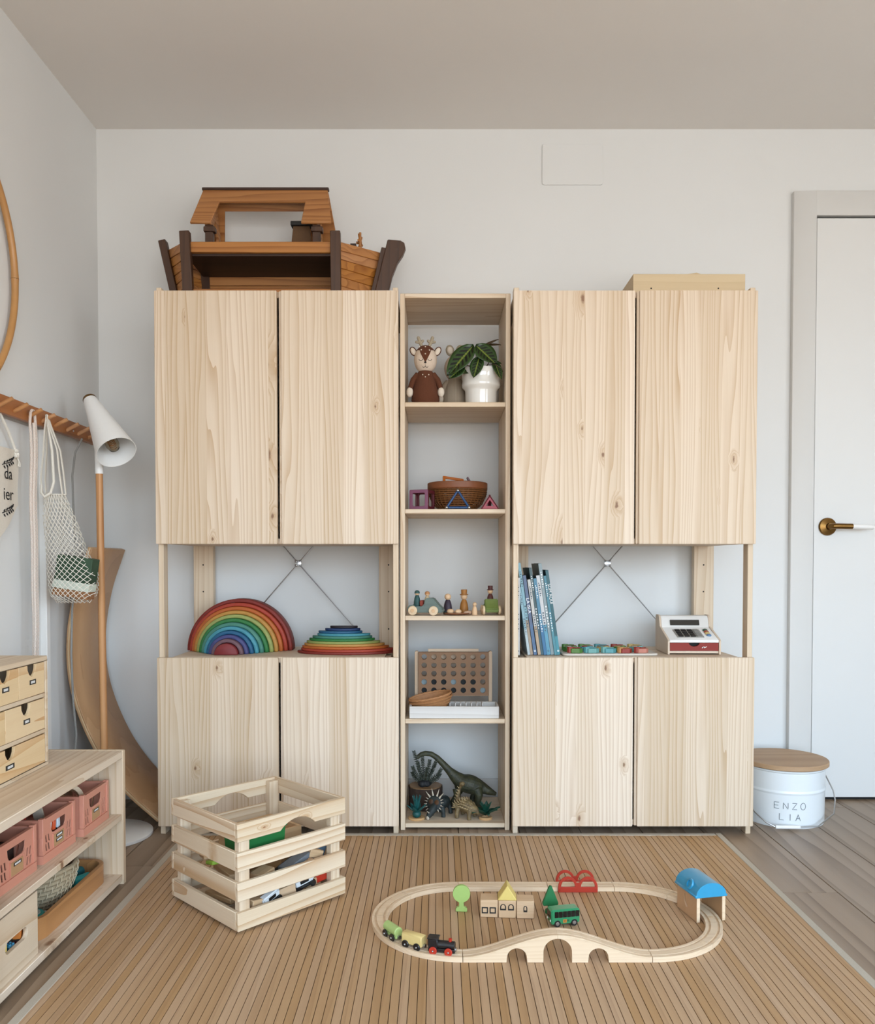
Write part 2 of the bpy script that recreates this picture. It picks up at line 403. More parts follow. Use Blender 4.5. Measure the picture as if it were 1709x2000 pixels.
# ------------------------------------------------------------------ bamboo rug
m_slat = wood('bamboo', 'Y', base='B8946E', grain='96714E', lines=70, tint=.16, rough=.5, contrast=.55)
m_edge = plain('rug_binding', 'B8AD9C', .9, scale=500, var=.12, bump=.3)
m_back = plain('rug_backing', '5A3F28', .9)
RX0, RX1, RY0, RY1 = -.842, .945, .55, 2.742
rug = thing('bamboo_rug', 'tan bamboo slat rug with a pale cloth border on the floor', 'rug')
MB().box(RX0 + .01, RX1 - .01, RY0 + .01, RY1 - .01, .0005, .003).build('backing', m_back, rug)
NS = 94; sw = (RX1 - RX0 - .036) / NS
sm = MB().box(.0007, sw - .0007, 0, RY1 - RY0 - .03, .003, .0065).mesh('slat', m_slat, .0003)
for i in range(NS):
    o = link('slat', sm, rug); o.location = (RX0 + .018 + i * sw, RY0 + .015, random.uniform(-.0003, .0003))
for bx in ((RX0, RX0 + .022, RY0, RY1), (RX1 - .022, RX1, RY0, RY1), (RX0 + .022, RX1 - .022, RY1 - .022, RY1), (RX0 + .022, RX1 - .022, RY0, RY0 + .022)):
    MB().box(*bx, .0004, .0078).build('border', m_edge, rug, .002)
settle(rug, ((RX0 + RX1) / 2, (RY0 + RY1) / 2, 0))
RUGZ = .0068

# ------------------------------------------------------------------ shelving: two wide frames with cabinets, one narrow bookcase between
YF = 2.738
def wide_unit(x0, x1, split, words, mirror):
    fr = thing('shelving_frame', words[0], 'shelving', group='wide shelving frames')
    for sx in (0, 1):
        xo = x0 + .0015 if sx == 0 else x1 - .0015 - .0175
        MB().box(xo, xo + .0175, YF + .019, YF + .062, 0, 1.815).build('post', m_pineZs, fr, .0015)
        xr = x0 + .016 if sx == 0 else x1 - .016 - .074
        MB().box(xr, xr + .074, 3.105, 3.135, 0, 1.815).build('back_post', m_pineZs, fr, .0015)
        for z in (.66, .80, .90): MB().cyl((xr + .036, 3.1056, z), (xr + .036, 3.1040, z), .0028, n=10).build('pin_hole', m_dark, fr)
        for z in (.05, 1.76):
            MB().box(xo + .002, xo + .0155, YF + .062, 3.105, z, z + .04).build('rung', m_pineYs, fr, .001)
    hx = (x0 + x1) / 2 + (.006 if not mirror else -.012); hz, hy = .906, 3.118
    for dx, dz in ((-1, -1), (1, -1), (-1, 1), (1, 1)):
        MB().cyl((hx + dx * .006, hy, hz + dz * .007), (hx + dx * .32, hy, hz + dz * .365), .0024, n=8).build('brace_rod', m_steel, fr)
    hub = MB().lathe([(0, 0), (.011, 0), (.012, .002), (.012, .006), (.004, .008), (0, .008)], 16, frame((hx, hy - .001, hz), (1, 0, 0), (0, 0, 1)))
    for k in range(4): hub.ball((hx + .011 * cos(pi / 4 + k * pi / 2), hy - .004, hz + .011 * sin(pi / 4 + k * pi / 2)), .0055, 8, 6)
    hub.build('brace_hub', m_steel, fr)
    settle(fr, ((x0 + x1) / 2, 2.95, 0))
    res = []
    for j, (z0, z1) in enumerate(((.970, 1.80), (.031, .594))):
        cb = thing('cabinet', words[1 + j], 'cabinet', group='pine door cabinets')
        i0, i1 = x0 + .030, x1 - .030
        bt = .018; B = MB()
        B.box(i0, i1, YF + .0195, 3.10, z0, z0 + bt)
        B.box(i0, i0 + bt, YF + .0195, 3.10, z0 + bt, z1 - .006); B.box(i1 - bt, i1, YF + .0195, 3.10, z0 + bt, z1 - .006)
        B.box(i0 + bt, i1 - bt, 3.085, 3.10, z0 + bt, z1 - bt - .002)
        B.build('body', m_pineX, cb, .001)
        ztop = z1 - bt + .004 if j == 0 else z1 + .001 - bt + .004
        MB().box(i0 + bt + .0005, i1 - bt - .0005, YF + .0195, 3.10, z1 - bt - .001, z1 + .0005).build('top_panel', m_pineX, cb, .001)
        for a, c, right in ((x0, split - .0035, 0), (split + .0035, x1, 1)):
            D = MB()
            lip = .008
            if right:
                D.box(a + lip, c, YF, YF + .018, z0, z1); D.box(a, a + lip + .0005, YF + .007, YF + .0175, z0 + .0008, z1 - .0008)
            else:
                D.box(a, c, YF, YF + .018, z0, z1 - .0005)
            D.build('door', m_pineZ, cb, .0016, 2)
        res.append(settle(cb, ((x0 + x1) / 2, 2.92, z0)))
    return fr, res
wide_unit(-.929, -.129, -.5245, ('pine shelving frame of the left unit with steel cross brace behind the rainbow toy',
          'upper pine two-door cabinet beneath the wooden ark', 'lower pine two-door cabinet behind the slatted crate'), False)
wide_unit(.250, 1.050, .6515, ('pine shelving frame of the right unit with steel cross brace behind the toy till',
          'upper pine two-door cabinet near the door, under the flat pine box', 'lower pine two-door cabinet beside the white bucket'), True)

bc = thing('bookcase', 'tall narrow pine bookcase with open shelves between the two cabinets', 'bookcase')
CY0, CY1 = 2.795, 3.115; CX0, CX1 = -.1255, .2445
for a in (CX0, CX1 - .016): MB().box(a, a + .016, CY0, CY1, 0, 1.808).build('side_panel', m_pineZs, bc, .0012)
MB().box(CX0 + .016, CX1 - .016, CY0, CY1, 1.793, 1.808).build('top_panel', m_pineXs, bc, .0012)
SH = [1.447, 1.089, .729, .379, .0235]
for z in SH: MB().box(CX0 + .0162, CX1 - .0162, CY0 + .003, CY1, z - .0155, z).build('shelf', m_pineXs, bc, .0012)
settle(bc, ((CX0 + CX1) / 2, 2.95, 0))
# ------------------------------------------------------------------ left wall: low shelf, drawer chest, crates
BX0, BX1, BY0, BY1, BZ = -1.262, -.885, 1.640, 2.337, .380
bn = thing('low_shelf', 'low open pine shelf unit along the left wall, holding pink crates', 'shelf unit')
for y in (BY0, BY1 - .017): MB().box(BX0, BX1, y, y + .017, 0, BZ).build('end_panel', m_pineZs, bn, .0015)
MB().box(BX0, BX1 - .002, BY0 + .0172, BY1 - .0172, BZ - .022, BZ - .0005).build('top_board', m_pineY, bn, .0015)
MB().box(BX0 + .013, BX1 - .004, BY0 + .0172, BY1 - .0172, .183, .200).build('middle_shelf', m_pineY, bn, .0015)
MB().box(BX0 + .013, BX1 - .004, BY0 + .0172, BY1 - .0172, .010, .029).build('bottom_shelf', m_pineY, bn, .0015)
MB().box(BX0, BX0 + .012, BY0 + .0172, BY1 - .0172, .010, BZ - .023).build('back_panel', m_pineZ, bn)
settle(bn, ((BX0 + BX1) / 2, (BY0 + BY1) / 2, 0))

m_ply = wood('drawer_ply', 'Y', base='E4C79B', grain='C8935A', lines=44, dist=9.0, contrast=.95, tint=.08, rough=.5)
m_card = plain('kraft_card', 'B58C62', .85, scale=200)
def squig(mb, u0, u1, v, h, m, n=7):
    """a row of small illegible printed strokes"""
    for i in range(n):
        a = u0 + (u1 - u0) * (i + .5) / n; w = (u1 - u0) / n * .32
        mb.plate([[(a - w, v - h / 2), (a + w, v - h / 2), (a + w, v + h / 2), (a - w, v + h / 2)]], .0004, m)
ch = thing('drawer_chest', 'small wooden chest of labelled drawers standing on the low shelf', 'drawer chest')
DX0, DX1, DY0, DY1, DZ0, DZ1 = -1.20, -1.02, 1.742, 2.162, BZ, .666
b = MB().box(DX0, DX1, DY0, DY1, DZ1 - .012, DZ1).box(DX0, DX1, DY0, DY1, DZ0, DZ0 + .009)
b.box(DX0, DX1, DY0, DY0 + .011, DZ0 + .009, DZ1 - .012).box(DX0, DX1, DY1 - .011, DY1, DZ0 + .009, DZ1 - .012)
zs = [DZ1 - .012, .5705, .560, .4775, .467, DZ0 + .009]
b.box(DX0, DX1 - .001, DY0 + .011, DY1 - .011, zs[2], zs[1]).box(DX0, DX1 - .001, DY0 + .011, DY1 - .011, zs[4], zs[3])
b.box(DX0, DX0 + .006, DY0 + .011, DY1 - .011, DZ0 + .009, DZ1 - .012)
b.build('carcass', m_pineYs, ch, .001)
y0, y1 = DY0 + .0125, DY1 - .0125
for zt, zb, n in ((zs[0] - .003, zs[1] + .001, 3), (zs[2] - .003, zs[3] + .001, 2), (zs[4] - .003, zs[5] + .001, 1)):
    for k in range(n):
        a = y0 + (y1 - y0) * k / n + .0008; c = y0 + (y1 - y0) * (k + 1) / n - .0008; mid = (a + c) / 2 if n > 1 else y0 + (y1 - y0) * .55
        notch = [(mid + .022, zt), (mid + .021, zt - .012), (mid + .013, zt - .024), (mid, zt - .030), (mid - .013, zt - .024), (mid - .021, zt - .012), (mid - .022, zt)]
        d = MB().plate([[(a, zb), (c, zb), (c, zt)] + notch + [(a, zt)]], .007, YZ(DX1 - .009))
        d.box(DX0 + .012, DX1 - .009, a + .001, c - .001, zb + .001, zb + .004)
        dw = d.build('drawer', m_ply, ch, .0006)
        lw = .016 if n > 1 else .020
        lm = mid + (.004 if n > 1 else .0)
        lb = MB().plate([[(lm - lw, zt - .050), (lm + lw, zt - .050), (lm + lw, zt - .038), (lm - lw, zt - .038)]], .0006, YZ(DX1 - .002)).build('label_holder', m_black, dw)
        s_ = MB(); squig(s_, lm - lw * .65, lm + lw * .65, zt - .044, .006, YZ(DX1 - .0014), 5); s_.build('label_print', m_white, dw)
settle(ch, ((DX0 + DX1) / 2, (DY0 + DY1) / 2, DZ0))

# folding plastic crates
m_salmon = plain('salmon_plastic', 'CE8C75', .45, var=.05, scale=8)
def slot(u, v, dx, w=.0066, h=.0180): return [(u - w / 2 - dx, v - h / 2), (u + w / 2 - dx, v - h / 2), (u + w / 2 + dx, v + h / 2), (u - w / 2 + dx, v + h / 2)]
def plastic_crate(label, loc, lines, rz=0.0):
    c = thing('plastic_crate', label, 'crate', loc, rz, 'pink folding crates on the low shelf')
    L, Wd, Hh = .255, .164, .104; hx, hy = L / 2, Wd / 2
    rc = lambda d: [(-hx + d, -hy + d), (hx - d, -hy + d), (hx - d, hy - d), (-hx + d, hy - d)]
    MB().plate([rc(0), rc(.004)], .0205, XY()).build('base', m_salmon, c)
    MB().plate([rc(.004)], .004, XY(.0005)).build('crate_floor', m_salmon, c)
    grip = [(-.036, .070), (-.032, .063), (-.024, .060), (.024, .060), (.032, .063), (.036, .070), (.038, .086), (-.038, .086)]
    sl = [slot(s * u, v, s * .002) for s in (-1, 1) for u in (.047, .060) for v in (.034, .055)]
    for sx, nm in ((1, 'front_panel'), (-1, 'back_panel')):
        x = hx - .0085 if sx > 0 else -hx + .0025
        f = MB().plate([[(-hy + .011, .0205), (hy - .011, .0205), (hy - .011, .0975), (-hy + .011, .0975)], grip] + sl, .005, YZ(x), .0028)
        f.box(x - .0012, x + .0078, -hy + .006, hy - .006, .0975, Hh)
        for u in (-.030, .027): f.box(x + .005, x + .0075, u, u + .003, .023, .056)
        p = f.build(nm, m_salmon, c, .0005)
        if sx > 0:
            MB().box(x + .0052, x + .0062, -.026, .026, .023, .053).build('card', m_card, p)
            for k in range(lines):
                z = .047 - k * .011; lb = MB().box(x + .0063, x + .0068, -.014, .018 - k * .002, z - .0045, z + .0035)
                lb.build('label_strip', m_black, p); q = MB(); squig(q, -.011, .014, z - .0005, .0042, YZ(x + .0068), 6); q.build('label_print', m_white, p)
    holes = [slot(u, .045, .003, .006, .032) for u in (-.085, -.07, -.055, .055, .07, .085)] + [[(-.030, .062), (.030, .062), (.030, .078), (-.030, .078)]]
    for sy in (-1, 1):
        y = -hy + .0075 if sy < 0 else hy - .0025
        f = MB().plate([[(-hx + .012, .0205), (hx - .012, .0205), (hx - .012, .0975), (-hx + .012, .0975)]] + holes, .005, XZ(y))
        f.box(-hx + .004, hx - .004, y - .0068, y + .0008, .0975, Hh - .0005)
        for u in (-.10, -.04, .04, .10): f.box(u, u + .003, y - .007, y - .005, .021, .097)
        f.build('side_panel', m_salmon, c, .0005)
    for sx in (-1, 1):
        for sy in (-1, 1):
            MB().box(sx * hx - .006 - sx * .006, sx * hx + .006 - sx * .006, sy * hy - .006 - sy * .006, sy * hy + .006 - sy * .006, .021, Hh + .003).box(sx * hx - .004 - sx * .005, sx * hx + .004 - sx * .005, sy * hy - .004 - sy * .0035, sy * hy + .004 - sy * .0035, .03, .062).build('corner_post', m_salmon, c, .0008)
    return c
CZ = .2003
plastic_crate('pink plastic folding crate of wooden rings, nearest the shelf end panel', (-1.040, 2.205, CZ), 1)
plastic_crate('middle pink plastic folding crate holding a red toy and a card with two label strips', (-1.048, 2.010, CZ), 2, R(-1.5))
plastic_crate('pink plastic folding crate cut off by the left edge of the photo', (-1.052, 1.815, CZ), 1, R(-1))
# crate contents
m_track = wood('track_beech', 'X', base='E2C8A8', grain='C9A47C', lines=150, contrast=.5, tint=.04)
def half_ring(name, label, cat, loc, ro, ri, w, m, rot=(0, 0, 0), group=None, mat=None):
    o = MB().prism(arc(0, 0, ro, 0, pi, 14) + arc(0, 0, ri, pi, 0, 14), w / 2, XZ(0), -w / 2).build(name, m, None, .001)
    o.location = loc; o.rotation_euler = rot; return tag(o, label, cat, group)
half_ring('wooden_arch', 'curved wooden track piece lying in the far pink crate', 'toy block', (-.985, 2.190, .275), .042, .030, .03, m_track, (R(-25), R(4), R(25)))
half_ring('wooden_arch', 'darker wooden arch behind the curved track piece in the far pink crate', 'toy block', (-1.05, 2.215, .27), .045, .030, .022, m_card, (R(-60), R(8), R(-15)))
o = MB().box(-.08, .08, -.05, .05, 0, .03).build('wooden_block', m_card, None, .002); o.location = (-1.04, 2.205, CZ + .005); tag(o, 'flat wooden board at the bottom of the far pink crate', 'toy block')
m_red = plain('red_gloss', 'A5281C', .25, coat=.5)
o = MB().lathe([(0, 0), (.03, 0), (.034, .02), (.034, .055), (.026, .085), (.012, .095), (0, .095)], 20).build('red_toy', m_red); o.location = (-1.02, 1.975, CZ + .0582); o.scale = (.9, .9, .9); tag(o, 'shiny red rounded toy in the middle pink crate', 'toy')
o = MB().box(-.012, .012, -.003, .003, 0, .085).build('wooden_stick', plain('grey_card', 'B9AD9A', .8)); o.location = (-.972, 2.022, CZ + .0590); o.rotation_euler = (R(8), R(-10), 0); tag(o, 'pale flat wooden stick leaning in the middle pink crate', 'toy stick')
for i, (c_, dy, w_, nm) in enumerate((('DADDE2', -.035, .020, 'white'), ('D0552C', -.005, .012, 'orange'), ('C6D3DC', .018, .014, 'pale blue'))):
    o = MB().box(-.006, .006, -w_ / 2, w_ / 2, 0, .030).build('toy_piece', plain('piece_' + nm, c_, .5), None, .002); o.location = (-.937, 2.008 + dy, CZ + .058); o.rotation_euler = (R(-14 + 9 * i), 0, 0)
    tag(o, nm + ' game piece seen through the grip of the middle pink crate', 'toy piece', 'pieces in the middle crate')
o = MB().box(-.05, .10, -.055, .045, 0, .053).build('game_box', plain('charcoal_card', '1E1C1D', .7), None, .003); o.location = (-1.048, 2.010, CZ + .0046); o.rotation_euler = (0, 0, 0); tag(o, 'dark box filling the middle pink crate', 'box')
o = MB().box(-.09, .09, -.055, .055, 0, .07).build('game_box', plain('brown_card', '3A2820', .7), None, .003); o.location = (-1.052, 1.815, CZ + .0046); tag(o, 'dark brown box inside the crate at the left photo edge', 'box')

# rounded wooden tray with basket and turquoise toys
m_acac = wood('acacia', 'Y', base='B98452', grain='8C5A30', lines=60, tint=.03, rough=.4)
TRX0, TRX1, TRY0, TRY1 = -1.155, -.917, 1.885, 2.298; TZ = .0293
tr = thing('wooden_tray', 'brown rounded wooden tray on the bottom shelf holding a coiled basket', 'tray')
MB().plate([rrect(TRX0, TRX1, TRY0, TRY1, .05, 8), rrect(TRX0 + .011, TRX1 - .011, TRY0 + .011, TRY1 - .011, .04, 8)], TZ + .052, XY(), TZ).build('rim', m_acac, tr, .0015)
MB().plate([rrect(TRX0 + .0112, TRX1 - .0112, TRY0 + .0112, TRY1 - .0112, .04, 8)], TZ + .008, XY(), TZ).build('tray_floor', m_acac, tr)
settle(tr, ((TRX0 + TRX1) / 2, (TRY0 + TRY1) / 2, TZ))
m_sea = plain('seagrass', 'A8977A', .85, scale=220, var=.35, bump=.6)
bk = thing('coiled_basket', 'round grey-brown coiled grass basket in the wooden tray', 'basket', (-1.03, 2.10, TZ + .0085))
N = 9
for i in range(N):
    t_ = i / (N - 1); r = .062 + .034 * math.sin(t_ * pi / 2); z = .006 + i * .0112
    MB().tube([(r * cos(a * pi / 24), r * sin(a * pi / 24), z + .0012 * sin(a * 7)) for a in range(48)], .0068, 7, closed=True).build('coil', m_sea, bk)
MB().lathe([(0, .0005), (.062, .0005), (.062, .006), (0, .006)], 28).build('basket_base', m_sea, bk)
b = MB()
for i in range(N - 1):
    t_ = (i + .5) / (N - 1); r = .0685 + .034 * math.sin(t_ * pi / 2); z = .006 + (i + .5) * .0112
    for k in range(22):
        a = 2 * pi * (k + .37 * i) / 22
        b.tube([(r * cos(a), r * sin(a), z - .008), ((r + .0028) * cos(a + .02), (r + .0028) * sin(a + .02), z), (r * cos(a + .045), r * sin(a + .045), z + .008)], .0014, 4)
o = b.build('stitching', plain('seagrass_light', 'BFB094', .85, scale=200, var=.25), bk); o['kind'] = 'stuff'
m_teal = plain('turquoise_plastic', '2FA9A8', .4); m_teald = plain('deep_teal', '1F6F78', .5)
ty = thing('toy_camera', 'turquoise round toy with pale grey face lying in the tray near the basket', 'toy', (-.985, 1.985, TZ + .0085), R(20))
MB().lathe([(0, 0), (.03, 0), (.033, .004), (.033, .018), (.030, .022), (0, .022)], 28).build('drum', m_teal, ty)
MB().lathe([(0, .0222), (.023, .0222), (.022, .025), (0, .025)], 24).build('face', plain('grey_print', 'B9C2BD', .6, scale=90, var=.35), ty)
MB().tube([(.03, .01, .008), (.036, .022, .006), (.034, .035, .005), (.028, .044, .005)], .004, 8).build('strap', m_white, ty)
for i, (x, y, ln, rz, nm) in enumerate(((-.965, 2.222, .05, 60, 'beside the basket'), (-1.00, 2.262, .055, 75, 'at the far end of the tray'))):
    c = thing('toy_bottle', 'turquoise cylinder toy lying ' + nm, 'toy', (x, y, TZ + .0085 + .0135), R(rz))
    MB().cyl((-ln / 2, 0, 0), (ln / 2, 0, 0), .0132, n=16).build('barrel', m_teal if i == 0 else m_teald, c)
    MB().cyl((ln / 2, 0, 0), (ln / 2 + .008, 0, 0), .0085, .007, n=14).build('tip', m_white if i == 0 else m_teal, c)
o = MB().box(-.045, .045, -.05, .05, 0, .004).build('picture_card', plain('printed_card', '8E8E8A', .6, scale=60, var=.5), None, .001); o.location = (-.985, 1.955, TZ + .0082); o.rotation_euler = (0, 0, R(10)); o.location.y = 1.95
o.data.transform(M4.Translation((0, -.0, 0))); tag(o, 'grey printed card lying flat at the near end of the tray', 'card')
o.location = (-1.07, 1.965, TZ + .0082)

# pine box with a grip hole, bottom shelf
bxo = thing('storage_box', 'pine storage box with slot handle showing coloured bricks, at the lower left', 'box')
X0, X1, Y0, Y1, Z0, Z1 = -1.16, -.899, 1.664, 1.846, TZ, .172
hole = [(1.708, .083), (1.716, .078), (1.785, .092), (1.801, .100), (1.803, .108), (1.797, .114), (1.722, .114), (1.711, .106)]
hole = rrect(1.706, 1.800, .088, .114, .0125, 5)
MB().plate([[(Y0, Z0), (Y1, Z0), (Y1, Z1), (Y0, Z1)], hole], .010, YZ(X1 - .010)).build('front_panel', m_pineYs, bxo, .001)
for y in (Y0, Y1 - .009): MB().box(X0, X1 - .0102, y, y + .009, Z0, Z1).build('side_panel', m_pineXs, bxo, .001)
MB().box(X0, X0 + .009, Y0 + .0092, Y1 - .0092, Z0, Z1).build('back_panel', m_pineYs, bxo, .001)
MB().box(X0 + .0092, X1 - .0102, Y0 + .0092, Y1 - .0092, Z0, Z0 + .006).build('bottom_panel', m_pineYs, bxo)
settle(bxo, ((X0 + X1) / 2, (Y0 + Y1) / 2, Z0))
cols = [('lime', '9DB85A'), ('red', 'B9402A'), ('cream yellow', 'E2C36E'), ('navy', '233A52'), ('sky blue', '4E93B0'), ('dark green', '1E3B2A'), ('orange', 'CF7A38')]
m_dup = {n: plain('brick_' + n, c, .35) for n, c in cols}
for i, (n, c) in enumerate(cols):
    q = thing('toy_brick', n + ' plastic toy brick inside the pine storage box', 'toy brick', (-.921 - .014 * (i % 2), 1.700 + i * .0165, Z0 + .0065 + .026 + .012 * ((i * 3) % 4)), R(17 * i), 'bricks in the pine storage box')
    MB().box(-.009, .009, -.0085, .0085, 0, .024).build('brick_body', m_dup[n], q, .001)
    for sx in (-.0045, .0045):
        for sy in (-.0045, .0045): MB().cyl((sx, sy, .024), (sx, sy, .0275), .0028, n=8).build('stud', m_dup[n], q)
o = MB().box(X0 + .012, X1 - .012, Y0 + .012, Y1 - .012, Z0 + .0062, Z0 + .0325).build('brick_layer', m_dup['red']); tag(o, 'red layer of bricks filling the bottom of the pine storage box', 'toy bricks', None, 'stuff')

# ------------------------------------------------------------------ peg rail and what hangs from it
m_teak = wood('teak', 'Y', base='A5683A', grain='713F1E', lines=60, contrast=.8, dist=6, tint=.02, rough=.45)
RXF = XL + .030 + .018
pr = thing('peg_rail', 'reddish brown wooden wall rail with slanted pegs', 'peg rail')
MB().box(XL + .0005 + .030, RXF, 2.05, 3.07, 1.336, 1.388).build('rail_board', m_teak, pr, .0015)
m_peg = wood('peg_wood', 'X', base='C49062', grain='9B6436', lines=60)
for k in range(8):
    y = 2.354 + k * .0862
    MB().cyl((RXF - .004, y, 1.350), (RXF + .040, y, 1.372), .0062, .0060, n=12).build('peg', m_peg, pr)
MB().ball((RXF + .0005, 2.833, 1.356), .003, 8, 6).build('screw', m_steel, pr)
settle(pr, (XL + .03, 2.56, 1.336))

# canvas pennant
m_canvas = plain('canvas', 'D9D0C2', .95, scale=420, var=.10, bump=.35); m_cord = plain('cotton_cord', 'E4DED2', .95, scale=500, var=.12, bump=.4)
pn = thing('pennant', 'cream canvas pennant with handwriting hanging by a cord, left photo edge', 'pennant')
XPN = XL + .0215
def cloth(y, z): return XPN + .004 + .0022 * sin(y * 55) + .002 * sin(z * 38)
poly = [(2.18, 1.244), (2.49, 1.244), (2.502, 1.16), (2.503, 1.082), (2.34, .93), (2.18, 1.082)]
def pg(u, v):
    y = 2.18 + u * .322; zt = 1.244; zb = 1.082 - .152 * (1 - abs(u - .5) * 2); z = zt + (zb - zt) * v; return (cloth(y, z), y, z)
MB().grid(pg, 22, 14, .0012).build('cloth', m_canvas, pn, sharp=60)
MB().tube([(XPN + .006, 2.10, 1.30), (XPN + .010, 2.36, 1.347), (XPN + .012, 2.383, 1.340), (XPN + .009, 2.44, 1.29), (XPN + .007, 2.480, 1.246), (XPN + .0065, 2.484, 1.225)], .0042, 8).build('cord', m_cord, pn)
b = MB()
for k in range(5): b.ball((XPN + .010, 2.482 + .006 * cos(k * 1.9), 1.232 + .010 * sin(k * 1.9)), .0058, 8, 6)
for k in range(3): b.tube([(XPN + .009, 2.484, 1.228), (XPN + .012, 2.492 + .004 * k, 1.212 - .004 * k), (XPN + .010, 2.490 + .006 * k, 1.196)], .0016, 5)
b.build('knot', m_cord, pn)
ink = plain('ink', '1A1817', .9); b = MB(); fr_ = lambda y, z: frame((cloth(y, z) + .0022, y, z), (0, 1, 0), (0, 0, 1))
text(b, 'da', .050, fr_(2.435, 1.168)); text(b, 'ier', .052, fr_(2.440, 1.108)); b.build('handwriting', ink, pn)
b = MB()
for yy, zz, s_ in ((2.448, 1.204, 1), (2.446, 1.064, 1)):
    b.tube([(cloth(yy - .045, zz) + .0025, yy - .045, zz - .012), (cloth(yy, zz) + .0025, yy, zz), (cloth(yy + .018, zz) + .0025, yy + .02, zz + .012)], .0013, 5)
    for k in range(5):
        y_ = yy - .04 + k * .013; z_ = zz - .011 + k * .0045
        for sg in (-1, 1): b.ball((cloth(y_, z_) + .0028, y_ + .006, z_ + sg * .007), (.0012, .0065, .0026), 8, 5, Euler((sg * .7, 0, 0)).to_matrix().to_4x4())
b.build('leaf_sprig', ink, pn)
settle(pn, (XPN, 2.34, .93))

# skipping rope
m_rope = stripes('braided_rope', ['E9E4DA', 'E9E4DA', 'C98B6E', 'E9E4DA', '6E7C80', 'E9E4DA', 'D9A58C', 'E9E4DA'], 2, .0042, .9)
rp = thing('skipping_rope', 'striped braided skipping rope looped over a peg of the wall rail', 'rope')
def strand(y0, y1, x0, x1, zt, zb, n=26): return [(x0 + (x1 - x0) * i / n + .0015 * sin(i * .8), y0 + (y1 - y0) * i / n + .003 * sin(i * .55), zt + (zb - zt) * i / n) for i in range(n + 1)]
px, py_ = RXF + .012, 2.5264
loop = [(px, py_ - .018, 1.335), (px, py_ - .014, 1.360), (px, py_ - .006, 1.3695), (px, py_ + .004, 1.3695), (px, py_ + .012, 1.358), (px, py_ + .015, 1.335)]
MB().tube(list(reversed(strand(py_ - .018, py_ + .000, px, px - .004, 1.325, .40))) + loop, .0042, 7).build('strand', m_rope, rp)
MB().tube(strand(py_ + .015, py_ + .018, px, px - .002, 1.337, .40), .0042, 7).build('strand', m_rope, rp)
MB().tube(strand(py_ - .012, py_ - .010, px + .008, px + .003, 1.33, .40), .0042, 7).build('strand', m_rope, rp)
settle(rp, (px, py_, .40))

# string bag
m_net = plain('cotton_net', 'E3DCCF', .9, scale=300, var=.08)
bg_ = thing('string_bag', 'cream cotton net bag hanging from a peg with a green game box inside', 'bag')
YG = 2.6126; XS = .979
LP = [(1.122, -1.262), (1.05, -1.266), (.95, -1.257), (.87, -1.250), (.81, -1.243), (.785, -1.225)]
RP = [(1.122, -1.196), (1.05, -1.163), (.95, -1.128), (.87, -1.093), (.81, -1.096), (.785, -1.120)]
LP = [(z, x * XS) for z, x in LP]; RP = [(z, x * XS) for z, x in RP]
def ip(P, z):
    for (z0, x0), (z1, x1) in zip(P, P[1:]):
        if z >= z1: return x0 + (x1 - x0) * (z0 - z) / (z0 - z1) if z < z0 else x0
    return P[-1][1]
def net(side):
    def fn(s, t_):
        z = 1.122 + (.782 - 1.122) * t_; a, c = ip(LP, z), ip(RP, z); th = .014 + .048 * min(1, t_ * 1.3)
        if t_ > .94: th *= (1 - t_) / .06 * .7 + .3
        return V((a + (c - a) * s, YG + side * th * (max(0, 1 - (2 * s - 1) ** 2)) ** .5, z))
    return fn
b = MB()
for side in (-1, 1):
    fn = net(side); K = 9
    for k in range(-16, K + 1):
        for dr_ in (1, -1):
            pts = []
            for i in range(33):
                t_ = i / 32; s = (k + 17 * t_ ** 1.25) / K
                if 0 <= s <= 1: pts.append(fn(s if dr_ > 0 else 1 - s, t_))
            if len(pts) > 2: b.tube(pts, .0011, 4, caps=False)
o = b.build('net', m_net, bg_, sharp=80)
b = MB()
for side in (-1, 1): b.tube([net(side)(i / 10, 0) for i in range(11)], .0022, 6)
b.build('mouth_hem', m_net, bg_)
for dy in (-.012, .012):
    hp = [(-1.262, YG + dy, 1.122), (-1.266, YG + dy * 1.2, 1.17), (-1.258, YG + dy * .9, 1.26), (-1.256, YG + dy * .5, 1.320), (-1.2495, YG + dy * .4, 1.3715), (-1.2435, YG + dy * .5, 1.345), (-1.214, YG + dy * .9, 1.26), (-1.206, YG + dy * 1.2, 1.19), (-1.198, YG + dy, 1.122)]; hp = [(x * XS, y, z) for x, y, z in hp]
    MB().tube(hp, .0048, 7, flat=.45, up=(0, 1, 0)).build('handle', m_net, bg_)
MB().tube([(x * XS, y, z) for x, y, z in [(-1.262, YG - .02, 1.15), (-1.258, YG - .03, 1.125), (-1.244, YG - .035, 1.113), (-1.228, YG - .03, 1.125), (-1.222, YG - .02, 1.16), (-1.232, YG - .008, 1.26), (-1.2505, YG - .004, 1.3715)]], .0042, 7).build('handle', m_net, bg_)
settle(bg_, (-1.165, YG, .782))
gb = thing('game_box', 'green and brown game box with white band inside the net bag', 'box', (-1.147, YG, .800), 0)
gb.rotation_euler = (0, R(9), 0)
MB().box(-.058, .054, -.028, .028, .050, .128).build('lid', plain('bottle_green', '2F4A33', .6, var=.5, scale=24), gb, .002)
MB().box(-.059, .055, -.029, .029, .024, .0498).build('band', plain('pale_mint', 'D3DACB', .6), gb, .001)
MB().box(-.058, .054, -.028, .028, .000, .0238).build('tray', plain('box_brown', '9A6B44', .7), gb, .002)

